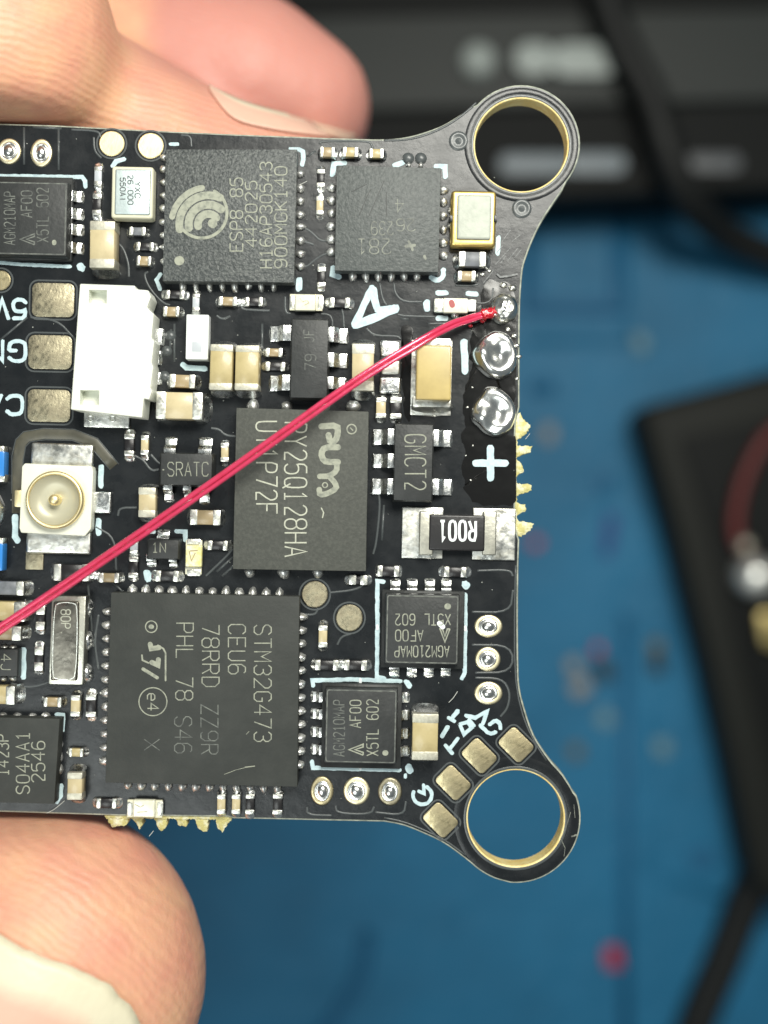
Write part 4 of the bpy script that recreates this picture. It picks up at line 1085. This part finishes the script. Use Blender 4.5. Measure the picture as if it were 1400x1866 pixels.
silk([{'w': 13, 'p': [(678, 526), (663, 556), (647, 592)]}, {'w': 15, 'p': [(649, 592), (690, 577), (721, 562)]}, {'w': 13, 'p': [(680, 528), (682, 546), (687, 560)]}, {'w': 11, 'p': [(688, 564), (704, 563), (722, 562)]}], 12)
silk([[(798, 534), (813, 534)]], 9); silk([[(853, 535), (868, 536)]], 9); silk([[(778, 552), (778, 562)]], 12); silk([[(798, 580), (813, 580)]], 9)
silk([[(846, 624), (847, 676)]], 13); silk([[(334, 665), (340, 670), (374, 672)]], 10)
strokes('silkscreen_mark', [[(894, 817), (894, 871)], [(867, 844), (921, 844)]], 13, 'silk', board, 4.0, True, 0.08)
silk([[(185, 851), (184, 885)]], 10); silk([[(180, 948), (180, 972)]], 10); silk([[(28, 942), (28, 978), (32, 985)]], 11)
silk([[(270, 968), (280, 969)]], 8); silk([[(322, 968), (338, 969), (338, 984)]], 8); silk([[(268, 1044), (270, 1055)]], 12)
silk([[(43, 1184), (43, 1234)]], 10); silk([[(104, 1302), (115, 1303), (115, 1318), (114, 1330)]], 8); silk([[(112, 1432), (111, 1450), (104, 1461)]], 8)
silk([[(699, 1060), (688, 1059), (688, 1150), (687, 1234), (700, 1236)]], 7.5); silk([[(848, 1083), (848, 1150), (847, 1225), (842, 1236)]], 7.5); silk([[(848, 1065), (850, 1067)]], 14)
silk([[(571, 1249), (570, 1240), (640, 1238), (730, 1241)]], 7.5); silk([[(569, 1388), (571, 1399), (640, 1401), (728, 1403)]], 7.5); silk([[(741, 1243), (746, 1250)]], 10); silk([[(745, 1398), (747, 1404)]], 13)
text('silkscreen_mark', '5V', 20, 563, 54, 34, 180, 'silk', board, 0.8, 7, 1, True, 0.14)
text('silkscreen_mark', 'GN', 11, 640, 72, 36, 180, 'silk', board, 0.8, 7, 1, True, 0.14)
text('silkscreen_mark', 'CA', 8, 738, 66, 34, 180, 'silk', board, 0.8, 7, 1, True, 0.14)
silk([circle_pts(770, 1449, 17, 60, -200, 18), [(772, 1431), (773, 1446), (764, 1442)]], 6.5)
silk([[(834, 1296), (826, 1306)]], 8); silk([[(818, 1308), (828, 1314)]], 7); silk([[(816, 1325), (806, 1341)]], 8); silk([[(834, 1346), (822, 1362)], [(812, 1358), (824, 1372)]], 7)
silk([[(838, 1320), (846, 1338), (860, 1326), (852, 1316), (838, 1320)], [(855, 1312), (864, 1322)]], 6.5); silk([[(850, 1304), (866, 1308), (888, 1296), (880, 1318)]], 7)
silk([[(876, 1322), (892, 1338), (903, 1334)], [(893, 1320), (902, 1312), (912, 1318), (912, 1327)]], 7, 1)
silk([[(739, 1412), (739, 1416)]], 6)
for x, y in ((688, 1143), (848, 1145), (657, 1241), (657, 1398)): strokes('painted_glint', [[(x, y - 3), (x, y + 3)]], 5, 'print_white', board, 2.0)  # glints painted as short white strokes over the silkscreen lines

# lint and specks
mb = MB()
for i in range(230):
    px, py = random.uniform(0, 940), random.uniform(250, 1475)
    x, y = U(px, py); r = random.choice((0.7, 0.8, 1.0, 1.3))
    a = random.uniform(0, 6.3)
    mb.add([(x + r * math.cos(a + k * 1.57) * random.uniform(.6, 1.3), y + r * math.sin(a + k * 1.57) * random.uniform(.6, 1.3), 0.9) for k in range(4)] + [(x, y, 0.9 + r)], [(0, 1, 4), (1, 2, 4), (2, 3, 4), (3, 0, 4)])
d_ = link('dust_specks', mb.mesh('dust_specks'), 'dust', board); d_['kind'] = 'stuff'
for p in ([(834, 1260), (826, 1272), (818, 1280)], [(118, 1459), (100, 1474), (85, 1482)], [(958, 800), (966, 790)], [(280, 1514), (272, 1524)], [(540, 340), (560, 330)]):
    link('lint_fibre', tube_mesh(catmull([P3(x, y, 6 + 3 * i) for i, (x, y) in enumerate(p)], 4), 0.55, 5), 'dust', board)

# ------------------------------------------------------------------ red wire
wire = bpy.data.objects.new('enamelled_wire', None); wire.empty_display_size = 0.1
COL.objects.link(wire); wire.location = (0, 0, ZB); wire.scale = (K, K, K)
wire['label'] = 'red enamelled twin wire crossing the board to the smallest solder blob'
wire['category'] = 'wire'
def strand(off, rad, label=None):
    raw = [(-330, 1368, 120), (-150, 1245, 105), (0, 1147, 96), (200, 1012, 88), (440, 845, 82), (640, 702, 78), (760, 627, 66), (820, 594, 44), (860, 580, 26), (884, 573, 18), (912, 565, 14)]
    P = catmull([P3(x, y, z) for x, y, z in raw], 10)
    Q = []
    n = len(P)
    for i, p in enumerate(P):
        a = Vector(P[max(0, i - 1)]); b = Vector(P[min(n - 1, i + 1)])
        t = (b - a).normalized(); s = Vector((-t.y, t.x, 0))
        k = off * (1 - 0.22 * i / n) * (1 - 0.45 * max(0, (i / n - 0.72) / 0.28))
        w = 0.5 * noise.noise((i * 0.23, off, 0))
        Q.append(tuple(Vector(p) + s * (k + w) + Vector((0, 0, -0.2 * k))))
    return Q
A = strand(5.0, 7.6); B = strand(-5.2, 6.4)
n = len(A); cutn = int(n * 0.915)
rA = [5.3 * (1 - 0.24 * i / n) for i in range(n)]; rB = [4.5 * (1 - 0.24 * i / n) for i in range(n)]
link('strand', tube_mesh(A[:cutn], rA[:cutn], 18), 'enamel', wire, smooth=True)
link('strand', tube_mesh(B[:cutn], rB[:cutn], 18), 'enamel', wire, smooth=True)
C_ = [tuple((Vector(a) + Vector(b)) / 2) for a, b in zip(A, B)]
link('scorched_end', tube_mesh(C_[cutn - 5:], [8, 9.5, 10, 9, 10, 9, 10, 8.5, 9, 8, 7.5, 7, 7, 6.5, 6][:len(C_) - cutn + 5] + [6] * max(0, len(C_) - cutn + 5 - 15), 18, 0.6), 'enamel_burnt', wire, smooth=True, label='wrinkled scorched red end of the wire')

for dx, dy, rr_ in ((-16, 5, 5), (-26, -4, 4), (-38, 7, 3.5), (-9, -7, 4.5), (-46, -8, 3)):
    link('melted_bead', dome_mesh(rr_ * 1.2, rr_, rr_ * 1.6, dx * 0.3, 0.3, 12, 5), 'enamel_burnt', wire, smooth=True, loc=(*U(896 + dx, 572 + dy - dx * 0.35, 12), 7))
for q in (-4, 0, 4):
    link('tinned_core', tube_mesh(catmull([P3(888, 572 + q, 16), P3(900, 568 + q * 1.3, 17), P3(912, 563 + q * 1.5, 22), P3(922, 558 + q, 24)], 4), 2.4, 8, 0.2), 'solder', wire, smooth=True)
# ------------------------------------------------------------------ hand
hand = bpy.data.objects.new('hand', None); hand.empty_display_size = 0.1
COL.objects.link(hand); hand.location = (0, 0, ZB); hand.scale = (K, K, K)
hand['label'] = 'hand pinching the circuit board by its edges between thumb and fingers'
hand['category'] = 'hand'
mbm = bmesh.new(); SUB = 4
def ball(c, r, rot=0.0):
    if not isinstance(r, tuple): r = (r, r, r)
    mt = Matrix.Translation(c) @ Matrix.Rotation(rot, 4, 'Z') @ Matrix.Diagonal((*r, 1))
    bmesh.ops.create_icosphere(mbm, subdivisions=SUB, radius=1.0, matrix=mt)
def limb(pts):
    """pts: (px, py, z, r)"""
    for (a, b) in zip(pts, pts[1:]):
        k = max(2, int(math.dist(a[:3], b[:3]) / (min(a[3], b[3]) * 0.30)))
        for i in range(k):
            t = i / k
            z = a[2] + (b[2] - a[2]) * t
            ball(P3(a[0] + (b[0] - a[0]) * t, a[1] + (b[1] - a[1]) * t, z), (a[3] + (b[3] - a[3]) * t) * (D - z) / D)
    ball(P3(*pts[-1][:3]), pts[-1][3] * (D - pts[-1][2]) / D)
# thumb
ball((*U(55, 1792), -40), (316, 322, 250), math.radians(12))
ball((*U(30, 1740), -60), (300, 268, 220), math.radians(8))
SUB = 3
limb([(40, 1800, -50, 285), (-260, 1930, -110, 300), (-700, 1980, -260, 330), (-1250, 1700, -520, 400)])
# index finger on the top edge
SUB = 4
ball((*U(-70, 60), -60), (272, 255, 225), math.radians(6))
SUB = 3
limb([(-90, 20, -70, 225), (-420, -60, -160, 250), (-850, 60, -340, 270), (-1400, 500, -560, 330)])
# middle finger, lying behind the board
limb([(590, 352, -265, 92), (516, 346, -265, 128), (330, 308, -265, 158), (142, 228, -275, 183), (-300, 150, -330, 200), (-900, 300, -480, 230), (-1450, 700, -640, 300)])
# ring finger, furthest back
limb([(545, 195, -560, 136), (445, 162, -560, 172), (200, 110, -570, 190), (-300, 120, -590, 215), (-900, 500, -680, 240), (-1500, 1000, -740, 320)])
# palm
limb([(-1350, 500, -600, 360), (-1650, 1100, -760, 460), (-1350, 1650, -560, 400)])
limb([(-1650, 900, -760, 430), (-2600, 1300, -1000, 420)])
hm = bpy.data.meshes.new('hand_raw'); mbm.to_mesh(hm); mbm.free()
ho = bpy.data.objects.new('hand_raw', hm); COL.objects.link(ho)
md = ho.modifiers.new('r', 'REMESH'); md.mode = 'VOXEL'; md.voxel_size = 26.0
ms = ho.modifiers.new('s', 'SMOOTH'); ms.factor = 0.6; ms.iterations = 6
msub = ho.modifiers.new('u', 'SUBSURF'); msub.levels = 1; msub.render_levels = 1
bpy.context.view_layer.update()
hm2 = bpy.data.meshes.new_from_object(ho.evaluated_get(bpy.context.evaluated_depsgraph_get()))
bpy.data.objects.remove(ho)
# flesh flattens where it presses on the board's edges
def edge_y(x, table):
    for (xa, ya), (xb, yb) in zip(table, table[1:]):
        if xa <= x <= xb: return ya + (yb - ya) * (x - xa) / (xb - xa)
    return table[0][1] if x < table[0][0] else table[-1][1]
top_t = [U(x, y) for x, y in top_edge]; bot_t = [U(x, y) for x, y in bottom[::-1]]
for v in hm2.vertices:
    x, y, z = v.co
    if x < 40 and y > -200:
        lim = edge_y(x, top_t) + 1.0
        if y < lim + 60 and z > -300:
            k = min(1.0, max(0.0, (z + 120) / 70)) if z < -50 else 1.0
            d = lim + 60 - y
            ny = lim + 60 - 60 * (1 - math.exp(-d / 60))
            v.co.y = y + (ny - y) * k
    elif y < -200:
        lim = edge_y(x, bot_t) + 8.0
        if y > lim - 60 and z > -300:
            k = min(1.0, max(0.0, (z + 120) / 70)) if z < -50 else 1.0
            d = y - (lim - 60)
            ny = lim - 60 + 60 * (1 - math.exp(-d / 60))
            v.co.y = y + (ny - y) * k
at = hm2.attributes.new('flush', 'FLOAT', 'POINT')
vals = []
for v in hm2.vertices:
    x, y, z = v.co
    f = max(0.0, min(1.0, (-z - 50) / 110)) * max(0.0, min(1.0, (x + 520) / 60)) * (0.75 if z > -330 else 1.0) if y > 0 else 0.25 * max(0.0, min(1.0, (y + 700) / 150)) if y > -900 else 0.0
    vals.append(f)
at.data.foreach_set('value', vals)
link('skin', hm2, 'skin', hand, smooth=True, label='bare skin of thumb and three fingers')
bm = bmesh.new(); bm.from_mesh(hm2); tree = BVHTree.FromBMesh(bm); bm.free()
def on_hand(px, py):
    o = Vector((0, 0, D)); x, y = U(px, py, 0); d = (Vector((x, y, 0)) - o).normalized()
    return tree.ray_cast(o, d)
def nail(name, edge, edge2, nv, lift, label, t0=0.0):
    E = catmull(edge, 6); E2 = catmull(edge2, 6); v, f, w = [], [], []
    nu = len(E); last = None
    for j in range(nv + 1):
        t = j / nv
        for (x, y), (x2, y2) in zip(E, E2):
            hit = on_hand(x + (x2 - x) * t, y + (y2 - y) * t)
            if hit[0] is None: p = last or Vector((0, 0, 0))
            else: p = hit[0] + hit[1] * lift
            last = p
            v.append(tuple(p)); w.append(t0 + t * (1 - t0))
    for j in range(nv):
        for i in range(nu - 1):
            a = j * nu + i; f.append((a, a + 1, a + nu + 1, a + nu))
    me = bpy.data.meshes.new(name); me.from_pydata(v, [], f); me.update()
    a_ = me.attributes.new('nail', 'FLOAT', 'POINT'); a_.data.foreach_set('value', w)
    if sum(p.normal.z for p in me.polygons) < 0: me.flip_normals()
    o = link(name, me, 'nail', hand, smooth=True, label=label)
    so = o.modifiers.new('thickness', 'SOLIDIFY'); so.thickness = 4; so.offset = 0.6
    return o
fe = [(-150, 1620), (-60, 1668), (0, 1702), (60, 1737), (130, 1762), (195, 1792), (235, 1832), (258, 1876), (268, 1930)]
fe = [(x + 5 * noise.noise((x / 25, y / 25, 3)), y + 7 * noise.noise((x / 19, y / 19, 8))) for x, y in catmull(fe, 4)]
nail('nail', fe, [(x - 190, y + 250) for x, y in fe], 14, 2.5, 'pale thumbnail with a cream free edge')
nail('nail', [(380, 160), (440, 188), (520, 211), (590, 230), (648, 247)], [(382, 168), (425, 218), (495, 238), (580, 250), (640, 256)], 8, 3, 'greyish fingernail seen edge-on behind the top edge of the board', 0.1)

# ------------------------------------------------------------------ blurred things on the bench
def holder(name, label, cat, group=None):
    o = bpy.data.objects.new(name, None); o.empty_display_size = 0.1
    COL.objects.link(o); o.location = (0, 0, ZB); o.scale = (K, K, K)
    o['label'] = label; o['category'] = cat
    if group: o['group'] = group
    return o
dev = holder('bench_instrument', 'black bench instrument with grey front controls behind the upper ring', 'instrument')
ZD = ZM + 420
def slab(name, quad, z0, z1, m, parent, bev=20): return link(name, prism_mesh([U(x, y, z1) for x, y in quad], z0, z1, bev, 3), m, parent)
slab('housing', [(-500, -900), (2200, -900), (2200, 318), (1400, 345), (660, 382), (-500, 420)], ZM, ZD - 40, 'device_dark', dev, 30)
slab('front_panel', [(-500, -880), (2200, -880), (2200, 168), (1400, 182), (660, 202), (-500, 230)], ZD - 60, ZD, 'device', dev, 16)
slab('trim_strip', [(-480, -200), (2200, -200), (2200, 4), (1400, 12), (660, 24), (-480, 50)], ZD - 10, ZD + 24, 'device_dark', dev, 10)
link('round_button', lathe_mesh([(62, ZD - 10), (60, ZD + 40), (46, ZD + 56), (1, ZD + 60)], 28), 'device_button', dev, smooth=True, loc=(*U(873, 105, ZD + 60), 0))
def pill(name, x0, y0, x1, y1, z0, z1, m):
    k = (D - z1) / D
    x, y = U((x0 + x1) / 2, (y0 + y1) / 2, z1)
    w, h = (x1 - x0) * k, (y1 - y0) * k
    link(name, prism_mesh(rrect(0, 0, w, h, min(w, h) * 0.45), z0, z1, 8), m, dev, loc=(x, y, 0))
pill('long_button', 938, 76, 1012, 136, ZD - 10, ZD + 50, 'device_button'); pill('long_button', 1005, 78, 1128, 138, ZD - 10, ZD + 46, 'device_button')
pill('label_plate', 910, 280, 1040, 318, ZD - 44, ZD - 28, 'device_mark'); pill('label_plate', 1030, 278, 1142, 316, ZD - 44, ZD - 30, 'device_mark')
pill('label_plate', 1184, 286, 1210, 316, ZD - 44, ZD - 32, 'device_label'); pill('label_plate', 1252, 280, 1352, 312, ZD - 44, ZD - 32, 'device_label')

def cable(name, pts, z, r, m, label, parent=None, cat='cable'):
    P = catmull([P3(x, y, zz if zz is not None else z) for x, y, zz in pts], 8)
    o = link(name, tube_mesh(P, r, 14), m, parent, smooth=True)
    if parent is None:
        o.location = (0, 0, ZB); o.scale = (K, K, K); o['label'] = label; o['category'] = cat
    return o
cable('power_cable', [(1075, -160, None), (1100, -10, None), (1140, 95, None), (1185, 180, None), (1215, 275, None), (1255, 360, -2150), (1320, 425, -2350), (1430, 470, -2450), (1600, 500, -2520), (2300, 480, -2535), (3400, 300, -2535)], ZD + 90, 62, 'rubber', 'thick black cable draped over the bench instrument')
case = holder('tool_case', 'black flat case lying on the mat at the right edge', 'case')
slab('shell', [(1163, 742), (1400, 678), (1800, 580), (2000, 1200), (1900, 1750), (1420, 1660), (1372, 1600), (1338, 1420), (1288, 1200), (1225, 960)], ZM, ZM + 300, 'case', case, 60)
slab('inner_tray', [(1240, 800), (1420, 760), (1800, 680), (1850, 1200), (1800, 1500), (1440, 1500), (1350, 1200), (1290, 960)], ZM + 290, ZM + 312, 'device_dark', case, 8)
cable('loop_wire', [(1440, 770, None), (1395, 800, None), (1358, 870, None), (1341, 940, None), (1345, 985, None), (1366, 1010, None)], ZM + 340, 26, 'dark_red', 'dark red loop of wire lying on the black case', None, 'wire')
pl = holder('metal_plug', 'blurred silver and brass plug at the right edge on the case', 'plug')
link('shell', lathe_mesh([(70, ZM + 300), (74, ZM + 380), (60, ZM + 420), (30, ZM + 440), (1, ZM + 444)], 28), 'silver', pl, smooth=True, loc=(*U(1388, 1052, ZM + 440), 0))
link('collar', lathe_mesh([(28, ZM + 300), (30, ZM + 360), (16, ZM + 380), (1, ZM + 382)], 24), 'tin_matte', pl, smooth=True, loc=(*U(1362, 995, ZM + 380), 0))
link('brass_tip', prism_mesh([U(x, y, ZM + 370) for x, y in ((1382, 1118), (1420, 1110), (1430, 1190), (1392, 1178))], ZM + 300, ZM + 370, 14), 'brass', pl)
cable('hanging_cable', [(1420, 1520, ZM + 260), (1388, 1580, ZM + 120), (1352, 1660, ZM + 70), (1318, 1750, ZM + 60), (1275, 1850, ZM + 56), (1240, 1960, ZM + 56), (1200, 2100, ZM + 56)], 0, 74, 'rubber', 'black cable running down from the case to the lower right corner')
cable('offcut_lead', [(668, 1702, ZM + 24), (664, 1740, ZM + 26), (654, 1785, ZM + 26), (628, 1830, ZM + 24), (600, 1875, ZM + 24), (560, 1930, ZM + 24)], 0, 24, 'mat_dark', 'dark curved lead lying on the mat at the bottom', None, 'lead')

# crumbs scattered on the mat: chipped off-cuts with uneven faces
def crumb(px, py, rx, ry, h, m, label, rot=0.0):
    me = box_mesh(rx * 2 * 2.18, ry * 2 * 2.18, 0, h * 2.18, min(rx, ry) * 0.6, 2, taper=min(rx, ry) * 0.35, jitter=min(rx, ry) * 0.5)
    o = link('solder_crumb', me, m, None)
    x, y = U(px, py, ZM)
    o.location = (x * K, y * K, ZB + ZM * K); o.scale = (K, K, K); o.rotation_euler = (0, 0, rot)
    o['label'] = label; o['category'] = 'crumb'; o['group'] = 'crumbs scattered on the blue mat'
    return o
crumb(1167, 625, 13, 17, 10, 'crumb_pale', 'pale crumb on the mat above the corner of the case', 0.3)
crumb(1000, 791, 13, 16, 8, 'crumb_beige', 'faint pinkish crumb on the mat beside the torn tabs', 0.1)
crumb(976, 990, 11, 9, 8, 'crumb_red', 'small red crumb beside the shunt resistor', 0.2)
crumb(1098, 880, 14, 18, 6, 'mat_dark', 'dark smudge-like crumb left of the case')
crumb(1110, 975, 12, 40, 6, 'crumb_navy', 'long navy crumb on the mat left of the case', -0.15)
crumb(1046, 1212, 14, 16, 9, 'crumb_beige', 'upper one of two touching beige crumbs', 0.3)
crumb(1058, 1252, 17, 17, 9, 'crumb_beige', 'lower one of two touching beige crumbs', 0.5)
crumb(1099, 1222, 14, 20, 10, 'crumb_black', 'black crumb next to the two beige crumbs', 0.3)
crumb(1089, 1182, 9, 10, 8, 'crumb_red', 'dark red crumb above the black crumb')
crumb(1195, 1178, 13, 16, 8, 'crumb_brown', 'olive brown crumb near the case edge', 0.4)
crumb(1196, 1212, 15, 16, 10, 'crumb_black', 'black crumb under the olive brown one', 0.1)
crumb(1101, 1310, 16, 16, 7, 'crumb_pale', 'pale round crumb right of the lower pads', 0.7)
crumb(1206, 1362, 15, 16, 7, 'crumb_pale', 'pale crumb nearest the slanting case edge', 0.2)
crumb(1050, 1370, 12, 15, 6, 'crumb_brown', 'faint brownish crumb beside the lower ring', 0.2)
crumb(1115, 1743, 16, 20, 12, 'crumb_red', 'bright red crumb alone on the lower mat', 0.1)
crumb(1296, 1742, 22, 14, 8, 'crumb_pale', 'grey crumb beside the hanging cable', 0.9)
crumb(1282, 1565, 24, 18, 6, 'mat_dark', 'dark patch of residue near the foot of the case', 0.4)
